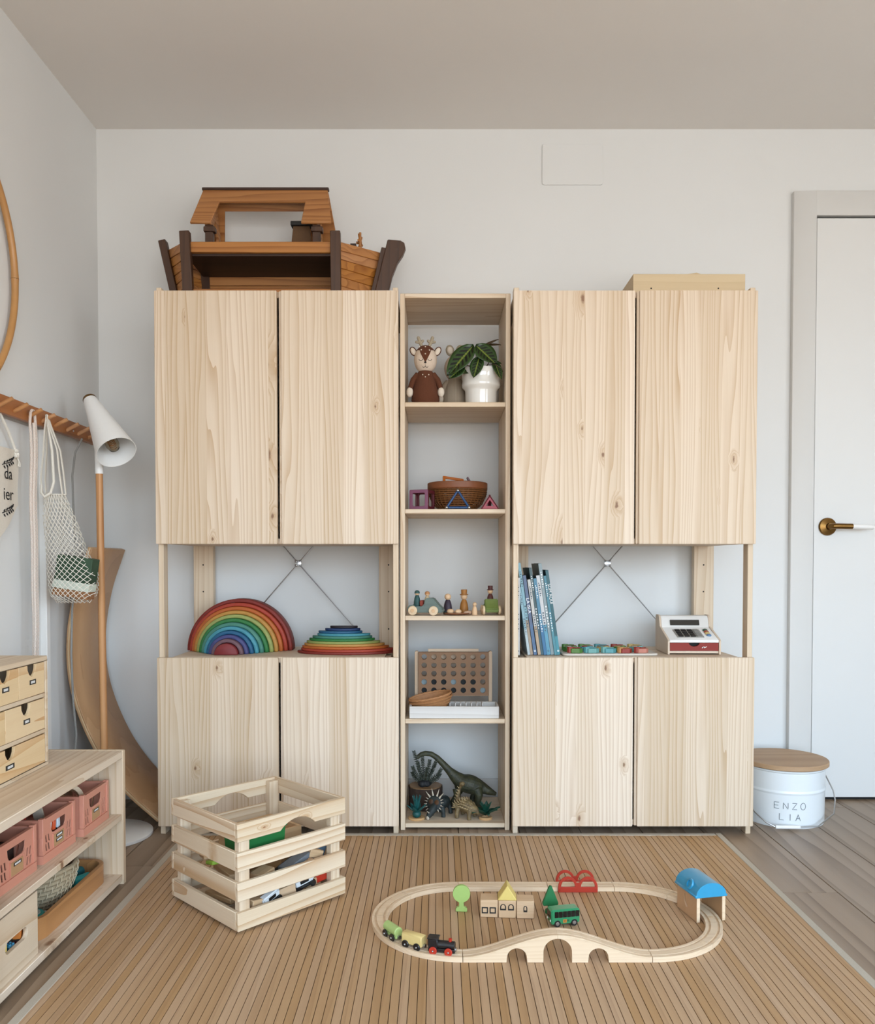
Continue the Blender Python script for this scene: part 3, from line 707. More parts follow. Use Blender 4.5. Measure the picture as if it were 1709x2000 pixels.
# floor lamp
m_lampw = plain('lamp_white', 'E9E7E3', .4, var=.015)
m_ash = wood('ash_pole', 'Z', base='C99460', grain='9A5F32', lines=120, contrast=.9, tint=.02)
lp = thing('floor_lamp', 'floor lamp with white cone shade, wooden pole and round white base', 'lamp', (-1.103, 2.735, 0))
MB().lathe([(0, 0), (.148, 0), (.150, .002), (.150, .010), (.146, .013), (0, .015)], 48).build('base', m_lampw, lp)
MB().cyl((0, 0, .012), (-.009, 0, 1.205), .0125, .0112, 20).build('pole', m_ash, lp)
MB().cyl((-.009, 0, 1.200), (-.0105, 0, 1.335), .0132, .0132, 20).build('neck', m_lampw, lp)
p0, p1 = V((-.060, .050, 1.456)), V((.072, -.062, 1.262)); ax = (p1 - p0); Ln = ax.length; q = M4.Translation(p0) @ ax.to_track_quat('Z', 'Y').to_matrix().to_4x4()
MB().lathe([(.0225, .010), (.0255, .03), (.064, Ln), (.0625, Ln), (.0240, .032), (.001, .032)], 40, q).build('shade', m_lampw, lp)
MB().lathe([(0, 0), (.0215, 0), (.0228, .003), (.0228, .010), (0, .010)], 28, q).build('cap', m_brass, lp)
m_bulb = NT('amber_glass'); m_bulb.b.inputs['Base Color'].default_value = lin('E7C79A'); m_bulb.b.inputs['Transmission Weight'].default_value = .97; m_bulb.b.inputs['Roughness'].default_value = .03; m_bulb.b.inputs['IOR'].default_value = 1.08
n_ = m_bulb.noise(m_bulb.n('TexCoord').outputs['Object'], 30); m_bulb.l(m_bulb.mix(n_, lin('F4E3C4'), lin('FBF0DC')), m_bulb.b.inputs['Base Color'])
MB().lathe([(0, Ln - .095), (.012, Ln - .095), (.013, Ln - .075), (.021, Ln - .05), (.0215, Ln - .035), (.016, Ln - .019), (.006, Ln - .013), (0, Ln - .0125)], 24, q).build('bulb', m_bulb.m, lp)
b = MB(); o_ = b.T; b.T = q; b.tube([(.010 * cos(a * .7), .010 * sin(a * .7), Ln - .062 + a * .0008) for a in range(46)], .0011, 5); b.T = o_; b.build('filament', plain('filament_gold', 'B5762F', .4, .6), lp)
MB().cyl(q @ V((0, 0, .03)), q @ V((0, 0, Ln - .09)), .013, n=16).build('socket', m_lampw, lp)
cd = [(-1.23, 3.045, 1.330), (-1.243, 3.02, 1.28), (-1.247, 3.005, 1.2), (-1.246, 3.01, 1.05), (-1.242, 3.015, .92), (-1.246, 2.99, .75), (-1.246, 2.98, .6), (-1.244, 2.985, .45), (-1.236, 2.990, .33), (-1.238, 2.975, .24)]
m_cab = stripes('woven_flex', ['7C7A76', 'A6A39D'], 2, .004, .6)
o = MB().tube([(-1.246, 2.74, 1.362), (-1.228, 2.90, 1.36)][:0] + [(x + .020 - .0, y - .21, z) for x, y, z in cd], .0034, 8).build('power_cable', m_cab)
tag(o, 'grey woven cable hanging from the rail end behind the lamp', 'cable')

# curved balance board standing in the corner
def catmull(P, n):
    Q = [V(p) for p in P]; Q = [Q[0] * 2 - Q[1]] + Q + [Q[-1] * 2 - Q[-2]]; r = []
    for i in range(1, len(Q) - 2):
        for j in range(n):
            t_ = j / n; a, b_, c, d = Q[i - 1:i + 3]
            r.append(.5 * ((2 * b_) + (c - a) * t_ + (2 * a - 5 * b_ + 4 * c - d) * t_ ** 2 + (3 * b_ - a - 3 * c + d) * t_ ** 3))
    return r + [Q[-2]]
m_bb = wood('board_ply', 'Z', base='C79B70', grain='A87A50', lines=30, contrast=.5, tint=.02, rough=.45)
m_bbe = stripes('ply_edge', ['D9BC90', 'B98F60', 'D9BC90'], 0, .0052)
prof = catmull([(-1.190, .962), (-1.243, .80), (-1.268, .62), (-1.250, .45), (-1.182, .275), (-1.085, .132), (-.962, .018)], 6)
bb = thing('balance_board', 'curved wooden balance board standing in the corner behind the floor lamp', 'balance board')
def offs(d):
    r = []
    for i, p in enumerate(prof):
        t_ = (prof[min(i + 1, len(prof) - 1)] - prof[max(i - 1, 0)]).normalized(); r.append((p.x - t_.y * d, p.y + t_.x * d))
    return r
lay = [0, .0055, .0105, .016]
for k in range(3):
    a, c = offs(lay[k]), offs(lay[k + 1]); MB().prism([tuple(x) for x in a] + [tuple(x) for x in reversed(c)], .30 - .001 * abs(k - 1), XZ(3.125), .001 * abs(k - 1)).build('ply_layer', m_bb if k != 1 else wood('board_core', 'Z', base='D9B98C', grain='C09A6A', lines=60, contrast=.4), bb, .0006, sharp=50)
settle(bb, (-1.1, 2.97, 0))

# bamboo hoop
m_bam = plain('bamboo_cane', 'B8864F', .35, var=.18, scale=14)
hp_ = thing('bamboo_hoop', 'round bamboo cane hoop on the upper left wall', 'hoop')
HC, HR = (2.11, 1.745), .405
for k in range(7):
    a0, a1 = 2 * pi * k / 7 + .04, 2 * pi * (k + 1) / 7 + .04
    MB().tube([(XL + .017, HC[0] + HR * cos(a0 + (a1 - a0) * i / 16), HC[1] + HR * sin(a0 + (a1 - a0) * i / 16)) for i in range(17)], [.0112] + [.0102] * 15 + [.0112], 10).build('cane', m_bam, hp_)
    MB().lathe([(.0105, -.0012), (.0116, 0), (.0105, .0012)], 12, M4.Translation((XL + .017, HC[0] + HR * cos(a0), HC[1] + HR * sin(a0))) @ V((0, -sin(a0), cos(a0))).to_track_quat('Z', 'X').to_matrix().to_4x4()).build('node_ring', plain('node_brown', '5E3A1E', .6), hp_)
settle(hp_, (XL, HC[0], HC[1] - HR))
# ------------------------------------------------------------------ niche of the left unit: stacking rainbow and half-moon boards
def stain(name, c): return wood('stain_' + name, 'X', base=tuple(x * .74 for x in lin(c)[:3]), grain=tuple(x * .44 for x in lin(c)[:3]), lines=70, contrast=.45, tint=.02, rough=.6)
RB = [('crimson', '8E2F24'), ('red orange', 'B8412A'), ('orange', 'CC6B2E'), ('amber', 'CF9648'), ('lime', 'A7AE62'), ('green', '2F7F3F'),
      ('sea green', '4E8F7C'), ('sky blue', '4FA0B0'), ('blue', '22638A'), ('violet', '4C4E84'), ('mauve', '7A5860'), ('dark red', '8A2A2C')]
MS = {n: stain(n.replace(' ', '_'), c) for n, c in RB}
NZ = .5952
words = ['outermost', 'second', 'third', 'fourth', 'fifth', 'sixth', 'seventh', 'eighth', 'ninth', 'tenth', 'eleventh', 'innermost']
for i, (n, c) in enumerate(RB):
    f = i / 11; ro = .187 - i * .0133; ri = ro - .0124; cx_ = -.7065 - .012 * f; yf = 2.955 - .150 * f
    if i == 11: ro = .0395; poly = arc(0, 0, ro, 0, pi, 20, ro * .98)
    else: poly = arc(0, 0, ro, 0, pi, 30, ro * .985) + arc(0, 0, ri, pi, 0, 30, ri * .985)
    o = MB().prism(poly, .068, XZ(.068)).build('rainbow_arch' if i < 11 else 'half_moon_block', MS[n], None, .0016, sharp=50); o.location = (cx_, yf, NZ)
    tag(o, (n + ' wooden arch, ' + words[i] + ' of the stacking rainbow') if i < 11 else 'dark red half-moon block at the centre of the stacking rainbow', 'toy arch', 'pieces of the stacking rainbow')
ST = [('crimson', .172, -.318), ('red orange', .162, -.316), ('orange', .152, -.322), ('amber', .141, -.326), ('lime', .129, -.330), ('green', .115, -.335), ('sea green', .105, -.334), ('sky blue', .093, -.329), ('blue', .077, -.341), ('violet', .062, -.333), ('black plum', .0485, -.329)]
MS['black plum'] = stain('black_plum', '2A2228'); MS['violet'] = stain('indigo', '26406E'); 
wd = ['bottom', 'second from bottom', 'third from bottom', 'fourth from bottom', 'fifth from bottom', 'middle', 'fifth from top', 'fourth from top', 'third from top', 'second from top', 'top']
for i, (n, r, cx_) in enumerate(ST):
    t_ = .0084
    o = MB().prism(arc(0, 0, r, pi, 2 * pi, 36, min(r * .62, .1)), t_ - .0003, XY()).build('half_moon_board', MS[n], None, .0014, sharp=50)
    o.location = (cx_, 2.905 + .001 * i, NZ + i * t_)
    tag(o, (n if n != 'violet' else 'indigo') + ' half-round wooden board, ' + wd[i] + ' of the coloured stack', 'toy board', 'half-round boards stacked by colour')

# ------------------------------------------------------------------ niche of the right unit: books, puzzle, till
CNZ = .5952
BK = [  # bottom px, top px (left edge), thickness px, height (m), colour, lower colour, label, title
    (1009.4, 1008.8, 6.3, .262, 'E6E4E0', None, 'thin white book standing upright at the far left of the row', None),
    (1031.5, 1015.0, 5.0, .232, '9CC3CE', 'CBD8DA', 'short pale cyan book leaning beside the upright white book', None),
    (1037.0, 1011.5, 5.5, .315, '97C4CF', 'B79F86', 'tall pale blue book with beige lower spine', None),
    (1043.2, 1021.5, 6.4, .272, '5B6C8C', '4F7097', 'slate blue book lettered with white title on its spine', 'LA ISLA'),
    (1051.4, 1030.0, 6.0, .258, 'DCD8D0', 'C8AC8C', 'cream book with tan lower spine next to the slate blue book', None),
    (1057.8, 1032.3, 5.2, .298, '3F5A5C', '35606E', 'dark teal book with small white dots along its spine', None),
    (1063.0, 1040.5, 6.2, .262, '4F8CA8', '2F75A4', 'mid blue patterned book left of the white and blue book', None),
    (1069.6, 1047.0, 7.0, .272, 'E2E1DF', '5FA5C0', 'white book turning light blue at its foot', None),
    (1077.2, 1050.6, 6.4, .313, '9BAAAC', '93A3A6', 'tall grey book rising above its neighbours', None),
    (1083.9, 1061.8, 5.0, .271, '4A8C9C', '4E95A2', 'muted teal book second from the right of the row', None),
    (1089.2, 1065.8, 5.8, .290, '1F6068', '3C98A6', 'deep teal book at the right end of the row with white title', 'SOM AQUÍ')]
m_page = plain('paper_pages', 'D8CFC0', .9); SB = 1620 / 2.805
for i, (bx_, tx, th, h, c, c2, lab, ttl) in enumerate(BK):
    x0 = (bx_ - 854.5) / SB; w = th / SB * .97; lean = math.atan(.1435) if i else 0.0
    t = NT('cover_%d' % i); tc_ = t.n('TexCoord'); s_ = t.n('SeparateXYZ'); t.l(tc_.outputs['Object'], s_.inputs[0]); n_ = t.noise(tc_.outputs['Object'], 90, 3)
    split = t.math('GREATER_THAN', s_.outputs[2], h * (.38 if i != 10 else .22) if c2 else -1.0)
    t.l(t.mix(t.math('MULTIPLY', n_, .18), t.mix(split, lin(c2 or c, .78), lin(c, .78)), lin('3A4A50')), t.b.inputs['Base Color']); t.b.inputs['Roughness'].default_value = .45
    bo = thing('book', lab, 'book', (x0, 2.805 + .002 * (i % 3), CNZ), 0, 'books leaning in the right niche'); bo.rotation_euler = (0, -lean, 0)
    dp = .19 + .01 * (i % 3)
    MB().box(0, w, 0, .0016, 0, h).box(0, .0014, .0016, dp, 0, h).box(w - .0014, w, .0016, dp, 0, h).build('cover', t.m, bo)
    MB().box(.0015, w - .0015, .0017, dp - .004, .003, h - .003).build('pages', m_page, bo)
    b = MB(); mm = frame((w / 2, 0, 0), (0, 0, -1), (1, 0, 0))
    F_ = lambda z: M4.Translation((w / 2, -.0002, z)) @ frame((0, 0, 0), (0, 0, -1), (1, 0, 0))
    if ttl: text(b, ttl, .0160 if i == 3 else .0145, F_(h * (.62 if i == 3 else .72)), .0004)
    else:
        for z0, z1, k_ in ((h * .74, h * .92, 7), (h * .30, h * .55, 8)):
            for j in range(k_): b.box(w * .3, w * (.55 + .2 * (j % 2)), -.0006, -.0002, z0 + (z1 - z0) * j / k_, z0 + (z1 - z0) * (j + .55) / k_)
    if i in (3, 7, 10, 0): b.plate([arc(0, 0, .0032, 0, 2 * pi * 15 / 16, 15), arc(0, 0, .0018, 0, 2 * pi * 11 / 12, 11)], .0004, frame((w / 2, -.0002, .014), (1, 0, 0), (0, 0, 1)))
    b.build('spine_print', m_white if i not in (0, 1, 2, 4, 7) else plain('grey_ink', '4B5560', .7), bo)

# puzzle board with coloured blocks
pz = thing('puzzle_board', 'pale board with rounded corners carrying coloured puzzle blocks', 'puzzle', (.585, 2.885, CNZ + .0004), R(1.5))
m_pzb = plain('greyed_board', 'CFC6BA', .7, var=.05)
MB().plate([rrect(-.165, .157, -.105, .080, .018, 6)], .007, XY()).build('board', m_pzb, pz, .0015)
PC = {'red': 'A63A2A', 'green': '5E8A3A', 'mint': '79B5AE', 'yellow': 'D2B36C', 'coral': 'D88A74', 'aqua': '5EA7AC', 'orange': 'C99050', 'cream': 'D8CDB8'}
PM = {k: plain('puzzle_' + k, tuple(x * .72 for x in lin(v)[:3]), .5) for k, v in PC.items()}
hexp = lambda r: [(r * 1.25 * cos(a), r * .8 * sin(a)) for a in [k * pi / 3 for k in range(6)]]
rows = [(-.078, [('green', 'red', -.118), ('mint', 'aqua', -.062), ('aqua', 'mint', -.004), ('red', 'orange', .050), ('coral', 'red', .106)]),
        (-.030, [('green', 'cream', -.128), ('aqua', 'red', -.074), ('yellow', 'mint', -.018), ('green', 'yellow', .040), ('mint', 'cream', .098)]),
        (.024, [('red', 'green', -.122), ('coral', 'green', -.064), ('red', 'aqua', -.008), ('yellow', 'red', .050), ('orange', 'yellow', .108)])]
for j, (y, L) in enumerate(rows):
    for a, c, x in L:
        q = thing('puzzle_block', '%s and %s block, %s row of the puzzle board' % (a, c, ('front', 'middle', 'back')[j]), 'puzzle block', V((.585, 2.885, CNZ + .0076)) + V((x, y, 0)), R(random.uniform(-8, 8)), 'blocks on the puzzle board')
        MB().prism([p for p in hexp(.0205)], .0155, XY()).build('block_body', PM[a], q, .0012)
        MB().prism([(p[0] * .62 + .002, p[1] * .62) for p in hexp(.0205)], .0185, XY(), .0156).build('inlay', PM[c], q, .001)
        MB().prism([(p[0] * .5 - .016, p[1] * .5 - .004) for p in hexp(.019)], .0205, XY(), .0002).build('knob', PM[c], q, .001) if j != 1 else MB().prism([(p[0] * .45 + .014, p[1] * .5 - .008) for p in hexp(.019)], .0195, XY(), .0002).build('knob', PM[a], q, .001)

# toy till
ck = thing('toy_till', 'white wooden toy cash register with keypad and red drawer', 'toy till', (.874, 2.815, CNZ + .0004), R(-1.5))
m_tillw = plain('till_white', 'E6E2DC', .5, var=.02); m_tilled = wood('till_side', 'Z', base='D8C4AE', grain='C2A78C', lines=60, contrast=.4)
side = [(0, 0), (.175, 0), (.180, .006), (.180, .118), (.172, .127), (.140, .127), (.128, .118), (.118, .088), (.006, .052), (0, .046)]
for x in (-.090, .083): MB().plate([side], .007, frame((x, 0, 0), (0, 1, 0), (0, 0, 1))).build('side_panel', m_tilled, ck, .001)
MB().box(-.0828, .0828, .004, .176, .004, .012).build('base_board', m_tilled, ck, .001)
MB().plate([[(.002, .0405), (.002, .0505), (.116, .084), (.128, .116), (.138, .124), (.172, .124), (.172, .0405)]], .0828, frame((0, 0, 0), (0, 1, 0), (0, 0, 1)), -.0828).build('console', m_tillw, ck, .001)
nt_ = [(.018, .0395), (.016, .034), (.009, .029), (0, .0275), (-.009, .029), (-.016, .034), (-.018, .0395)]
dw = MB().plate([[(-.082, .0125), (.082, .0125), (.082, .0395)] + nt_ + [(-.082, .0395)]], .008, XZ(.010)).build('cash_drawer', plain('drawer_red', '86200F', .6), ck, .0008)
MB().box(-.03, .03, .012, .03, .014, .039).build('drawer_shadow_gap', m_dark, dw)
MB().tube([(.026, .0015, .022), (.030, .001, .026), (.036, .001, .026), (.033, .001, .023), (.042, .001, .027)], .0012, 5).build('logo', m_white, dw)
fs = frame((0, .122, .101), (1, 0, 0), (0, .3511, .9363)); MB().plate([rrect(-.053, .050, -.0105, .0095, .002)], .0014, fs, -.0004).build('display', plain('display_glass', '2B2925', .15), ck)
sl_ = V((0, .116 - .002, .084 - .0505)).normalized(); fk = frame((0, .060, .0505 + (.058) * .0335 / .114), (1, 0, 0), sl_)
MB().plate([rrect(-.052, .040, -.042, .034, .003)], .0016, fk, -.0004).build('keypad_plate', plain('keypad_grey', 'A7A29A', .6), ck)
for r_ in range(4):
    for c_ in range(4):
        u, v = -.046 + c_ * .021, -.036 + r_ * .0175
        MB().plate([rrect(u, u + .0165, v, v + .0135, .002, 2)], .0045, fk, .0017).build('key', m_black if c_ < 3 else plain('key_grey', '8C8982', .6), ck)
for k_, (c_, v) in enumerate((('2F4F3C', .026), ('A2432E', .010), ('D6B873', -.004), ('5F7FA0', -.022))):
    MB().lathe([(0, 0), (.0085, 0), (.0085, .003), (.006, .005), (0, .005)], 14, fk @ M4.Translation((.060, v, .0003))).build('round_key', plain('round_key_%d' % k_, c_, .4), ck)

# ------------------------------------------------------------------ narrow bookcase, from the top
S1, S2, S3, S4, S5 = [z + .0004 for z in SH]
m_felt = plain('knit_beige', 'D0BBA6', .95, scale=420, var=.14, bump=.6); m_brown = plain('knit_brown', '5A3019', .95, scale=420, var=.2, bump=.6)
m_taupe = stripes('knit_rib', ['B0A08C', '94846F'], 0, .0038); m_hoof = plain('knit_cream', 'DACBB8', .95, scale=400, var=.12, bump=.5)
m_ant = plain('knit_antler', 'A1937C', .95, scale=300, var=.2, bump=.5); m_line = plain('stitch_black', '1C1512', .8)
def doll(name, label, loc, deer):
    d = thing(name, label, 'soft toy', loc, 0)
    body = m_brown if deer else m_taupe
    MB().lathe([(0, 0), (.036, 0), (.042, .012), (.040, .04), (.031, .075), (.024, .092), (.020, .100), (0, .101)], 24).build('body', body, d)
    hd_ = MB(); n0 = 24; hd_.ball((0, -.004, .132), (.034, .030, .042), 24, 16); h_ = hd_.build('head', m_felt, d)
    # face mask: the brown crown with a point between the eyes
    if deer:
        def mask(u, v):
            a = (u - .5) * pi * .98; top = pi / 2; low = .60 - .95 * max(0, 1 - abs(a) / .62) if abs(a) < .62 else .60 + .1 * (abs(a) - .62)
            e_ = low + (top - low) * v
            return (.0348 * cos(e_) * sin(a), -.004 - .0308 * cos(e_) * cos(a), .132 + .0428 * sin(e_))
        MB().grid(mask, 40, 8, .0006).build('crown', m_brown, h_, sharp=60)
        for x, z in ((0, .166), (-.012, .156), (.012, .155), (0, .143), (-.018, .168), (.018, .168)): MB().ball((x, -.004 - .0312 * max(.1, (1 - (x / .034) ** 2 - ((z - .132) / .042) ** 2)) ** .5, z), .0022, 8, 6).build('spot', m_hoof, h_)
        for x, z in ((-.008, .083), (.010, .083), (0, .076)): MB().ball((x, -.027 - (.092 - z) * .3, z), .0018, 8, 6).build('spot', m_hoof, d)
    fy = lambda x, z: -.004 - .0303 * max(.05, 1 - (x / .034) ** 2 - ((z - .132) / .042) ** 2) ** .5
    for sx in (-1, 1):
        pts = [(sx * (.013 + .0055 * cos(pi + k * pi / 8)), 0, .128 - .0042 * sin(k * pi / 8)) for k in range(9)]
        MB().tube([(x, fy(x, z) - .0004, z) for x, _, z in pts], .0007, 5).build('eye_stitch', m_line, h_)
        if deer:
            MB().ball((sx * .036, .0, .158), (.010, .006, .015), 14, 10, Euler((0, sx * .5, 0)).to_matrix().to_4x4()).build('ear', m_brown, h_)
            MB().ball((sx * .036, -.004, .157), (.0075, .004, .012), 12, 8, Euler((0, sx * .5, 0)).to_matrix().to_4x4()).build('inner_ear', m_hoof, h_)
            MB().tube([(sx * .010, 0, .170), (sx * .016, .0, .184), (sx * .021, 0, .198)], [.0045, .005, .005], 10).ball((sx * .021, 0, .198), .005, 10, 6).tube([(sx * .015, 0, .182), (sx * .008, 0, .189)], .0042, 8).ball((sx * .008, 0, .189), .0042, 8, 6).tube([(sx * .017, 0, .184), (sx * .027, 0, .186)], .0042, 8).ball((sx * .027, 0, .186), .0042, 8, 6).build('antler', m_ant, h_)
        else:
            MB().ball((sx * .016, .004, .190), (.0135, .006, .018), 14, 10, Euler((0, sx * .12, 0)).to_matrix().to_4x4()).build('ear', m_ant, h_)
            MB().ball((sx * .016, -.0, .190), (.009, .0045, .012), 12, 8, Euler((0, sx * .12, 0)).to_matrix().to_4x4()).build('inner_ear', m_hoof, h_)
        MB().tube([(sx * .022, -.004, .088), (sx * .036, -.010, .070), (sx * .045, -.016, .045)], [.010, .0095, .008], 10).build('arm', body, d)
        MB().ball((sx * .046, -.018, .034), (.010, .010, .015), 12, 8).build('hand', m_hoof, d)
    if deer:
        MB().ball((0, fy(0, .118) - .001, .118), (.0036, .002, .003), 10, 6).build('nose', m_line, h_)
        pts = [(-.008, .107), (-.005, .1045), (-.001, .1065), (0, .1075), (0, .114), (0, .1075), (.001, .1065), (.005, .1045), (.008, .107)]
        MB().tube([(x, fy(x, z) - .0004, z) for x, z in pts], .0007, 5).build('mouth', m_line, h_)
    return d
doll('knitted_deer', 'knitted brown and beige deer doll with antlers and closed eyes', (-.041, 2.850, S1), True).scale = (1.15, 1.15, 1.15)
doll('knitted_rabbit', 'taupe knitted long-eared doll half hidden behind the plant', (.062, 2.956, S1), False).scale = (1.12, 1.12, 1.12)

pt = thing('potted_plant', 'prayer plant with dark blotched leaves in a glossy white pot', 'plant', (.150, 2.872, S1))
m_pot = plain('glazed_pot', 'E4DFD6', .12, var=.02, coat=.8)
MB().lathe([(0, 0), (.050, 0), (.054, .004), (.0548, .046), (.057, .054), (.0645, .061), (.0668, .068), (.0662, .076), (.0645, .082), (.0665, .1), (.0685, .120), (.067, .1235), (.0640, .121), (.062, .08), (.051, .055), (.049, .01), (0, .01)], 40).build('pot', m_pot, pt)
MB().lathe([(0, .108), (.0622, .108), (.0622, .111), (0, .113)], 24).build('soil', plain('soil', '2A1E16', .95, scale=200, var=.4, bump=.6), pt)
t = NT('maranta_leaf'); uv = t.n('UVMap'); sp_ = t.n('SeparateXYZ'); t.l(uv.outputs[0], sp_.inputs[0]); u_, v_ = sp_.outputs[0], sp_.outputs[1]
au = t.math('ABSOLUTE', t.math('SUBTRACT', u_, .5)); nz = t.noise(uv.outputs[0], 14, 2)
rib = t.math('LESS_THAN', t.math('ADD', au, t.math('MULTIPLY', t.math('ABSOLUTE', t.math('SINE', t.math('MULTIPLY', v_, 44.0))), .035)), .062)
seg = t.math('SINE', t.math('MULTIPLY', t.math('ADD', v_, t.math('MULTIPLY', au, -.45)), 46.0))
blot = t.math('MULTIPLY', t.math('GREATER_THAN', seg, -.05), t.math('MULTIPLY', t.math('LESS_THAN', au, .33), t.math('GREATER_THAN', au, .06)))
col = t.mix(nz, lin('1F3316'), lin('35511F')); col = t.mix(blot, col, lin('070A06')); col = t.mix(rib, col, lin('6E7A2E'))
t.l(col, t.b.inputs['Base Color']); t.b.inputs['Roughness'].default_value = .38; m_leaf = t.m
m_stem = plain('plant_stem', '4A3A26', .6)
def leaf(parent, base, tip, width, nrm, droop=.0, stem_from=None, name='leaf', mat=None):
    base, tip = V(base), V(tip); d = tip - base; L = d.length; d.normalize(); n = V(nrm); n = (n - d * n.dot(d)).normalized(); s = d.cross(n)
    nu, nv = 8, 12; vs = []; uvs = []
    for j in range(nv + 1):
        q = j / nv; wdt = width * (sin(pi * q ** .8) ** .75 if 0 < q < 1 else 0)
        for i in range(nu + 1):
            p = (i / nu - .5) * 2; vs.append(base + d * (L * q) + s * (p * wdt / 2) + n * (.10 * width * abs(p) + droop * -(q * q) * L)); uvs.append((i / nu, q))
    k = nu + 1; fsx = [(j * k + i, j * k + i + 1, (j + 1) * k + i + 1, (j + 1) * k + i) for j in range(nv) for i in range(nu)]
    me = bpy.data.meshes.new(name); me.from_pydata(vs, [], fsx); ul = me.uv_layers.new(name='UVMap')
    for lp_ in me.loops: ul.data[lp_.index].uv = uvs[lp_.vertex_index]
    for p in me.polygons: p.use_smooth = True
    me.materials.append(mat or m_leaf); o = link(name, me, parent); sm_ = o.modifiers.new('thickness', 'SOLIDIFY'); sm_.thickness = .0006
    if stem_from is not None:
        a = V(stem_from); m_ = (a + base) / 2 + V((0, -.004, .012)); MB().tube([a, m_, base], .0013, 6).build('stem', m_stem, parent)
    return o
leaf(pt, (-0.028, -0.045, 0.196), (-0.118, -0.066, 0.092), .076, (-.25, -1, .45), .05, (-.01, -.01, .112))
leaf(pt, (-0.020, -0.045, 0.196), (0.048, -0.066, 0.130), .074, (.25, -1, .5), .05, (.0, -.01, .112))
leaf(pt, (-0.008, -0.052, 0.156), (-0.030, -0.084, 0.080), .046, (-.2, -1, .1), .05, (-.005, -.02, .112))
leaf(pt, (0.040, -0.040, 0.150), (0.064, -0.082, 0.075), .032, (.35, -1, .1), .04, (.01, -.01, .112))
leaf(pt, (0.010, -0.030, 0.154), (0.066, -0.050, 0.136), .028, (0, -.5, 1), .05, (.0, -.01, .112))
leaf(pt, (0.005, -0.020, 0.200), (0.058, -0.030, 0.220), .020, (0, -.7, 1), 0, (.0, -.01, .112), mat=m_stem)
leaf(pt, (0.015, -0.020, 0.202), (0.066, -0.030, 0.206), .018, (0, -.8, 1), .1, None, mat=m_stem)
leaf(pt, (-0.022, -0.030, 0.116), (-0.076, -0.060, 0.102), .020, (0, -1, .6), .1, (-.01, -.01, .112))
leaf(pt, (-0.060, -0.055, 0.124), (-0.112, -0.070, 0.082), .044, (-.3, -1, .2), .1, (-.01, -.01, .112))
MB().tube([(.0, -.02, .112), (.02, -.05, .132), (.045, -.062, .128), (.066, -.06, .116), (.072, -.06, .10)], .0014, 6).build('stem', m_stem, pt)
MB().tube([(-.02, -.03, .112), (-.05, -.058, .128), (-.070, -.066, .116)], .0014, 6).build('stem', m_stem, pt)

# magnetic tiles, basket
m_mauve = plain('mauve_plastic', '7C4A63', .4); m_mred = plain('wine_plastic', '571A25', .4)
mc = thing('magnetic_cube', 'purple and red magnetic tile cube with open windows', 'toy', (-.053, 2.865, S2), R(-20))
sq = lambda h: [(-h, -h), (h, -h), (h, h), (-h, h)]
a = .034
for nm, m_, fr_, mt in (('front_tile', 0, frame((0, -a, a), (1, 0, 0), (0, 0, 1)), m_mauve), ('back_tile', 0, frame((0, a, a), (-1, 0, 0), (0, 0, 1)), m_mred), ('left_tile', 0, frame((-a, 0, a), (0, -1, 0), (0, 0, 1)), m_mred), ('right_tile', 0, frame((a, 0, a), (0, 1, 0), (0, 0, 1)), m_mred), ('top_tile', 0, frame((0, 0, 2 * a), (1, 0, 0), (0, 1, 0)), m_mred), ('bottom_tile', 0, frame((0, 0, .005), (1, 0, 0), (0, 1, 0)), m_mred)):
    MB().plate([rrect(-a + .0006, a - .0006, -a + .0006, a - .0006, .004, 3), rrect(-.0225, .0225, -.0225, .0225, .004, 3)], 0, fr_, -.005).build(nm, mt, mc, .0008)
wk = thing('wicker_basket', 'brown wicker basket with flat wooden rim behind the blue triangle', 'basket', (.071, 2.958, S2))
m_wick = plain('wicker', '74471F', .6, scale=120, var=.3); m_rim = wood('rim_wood', 'X', base='84491F', grain='5A2E12', lines=50)
for i in range(11):
    q = i / 10; r = .058 + .044 * sin(q * pi / 2) ** .8; z = .004 + i * .0072
    MB().tube([(r * cos(k * pi / 36) * (1 + .012 * (-1) ** (k + i)), r * .95 * sin(k * pi / 36) * (1 + .012 * (-1) ** (k + i)), z) for k in range(72)], .0034, 5, closed=True).build('weave_row', m_wick, wk)
MB().lathe([(.1035, .076), (.1065, .079), (.1065, .099), (.1035, .101), (.101, .099), (.101, .079)], 48).build('rim', m_rim, wk)
MB().lathe([(0, .001), (.057, .001), (.057, .006), (0, .006)], 28).build('basket_base', m_wick, wk)
b = MB()
for k in range(36):
    a_ = 2 * pi * k / 36; b.tube([(.06 * cos(a_), .057 * sin(a_), .002), (.088 * cos(a_), .0836 * sin(a_), .028), (.099 * cos(a_), .094 * sin(a_), .055), (.103 * cos(a_), .098 * sin(a_), .08)], .0016, 5)
o = b.build('upright_canes', m_wick, wk); o['kind'] = 'stuff'
m_ora = plain('amber_plastic', 'C06A2A', .3, coat=.3)
def tri_tile(name, label, loc, rot, side_, mat, hole=.45):
    R_ = side_ / math.sqrt(3); p = [(R_ * cos(pi / 2 + k * 2 * pi / 3), R_ * sin(pi / 2 + k * 2 * pi / 3)) for k in range(3)]; h = [(x * hole, y * hole) for x, y in p]
    o = MB().plate([p, h], .006, XY()).build(name, mat, None, .001); o.location = loc; o.rotation_euler = rot; return tag(o, label, 'magnetic tile')
o = MB().plate([rrect(-.038, .038, -.03, .03, .004), rrect(-.028, .028, -.02, .02, .003)], .006, XY()).build('square_tile', m_ora, None, .001); o.location = (.055, 2.94, S2 + .100); o.rotation_euler = (R(38), R(8), R(6)); tag(o, 'orange magnetic tile lying on top of the wicker basket', 'magnetic tile')
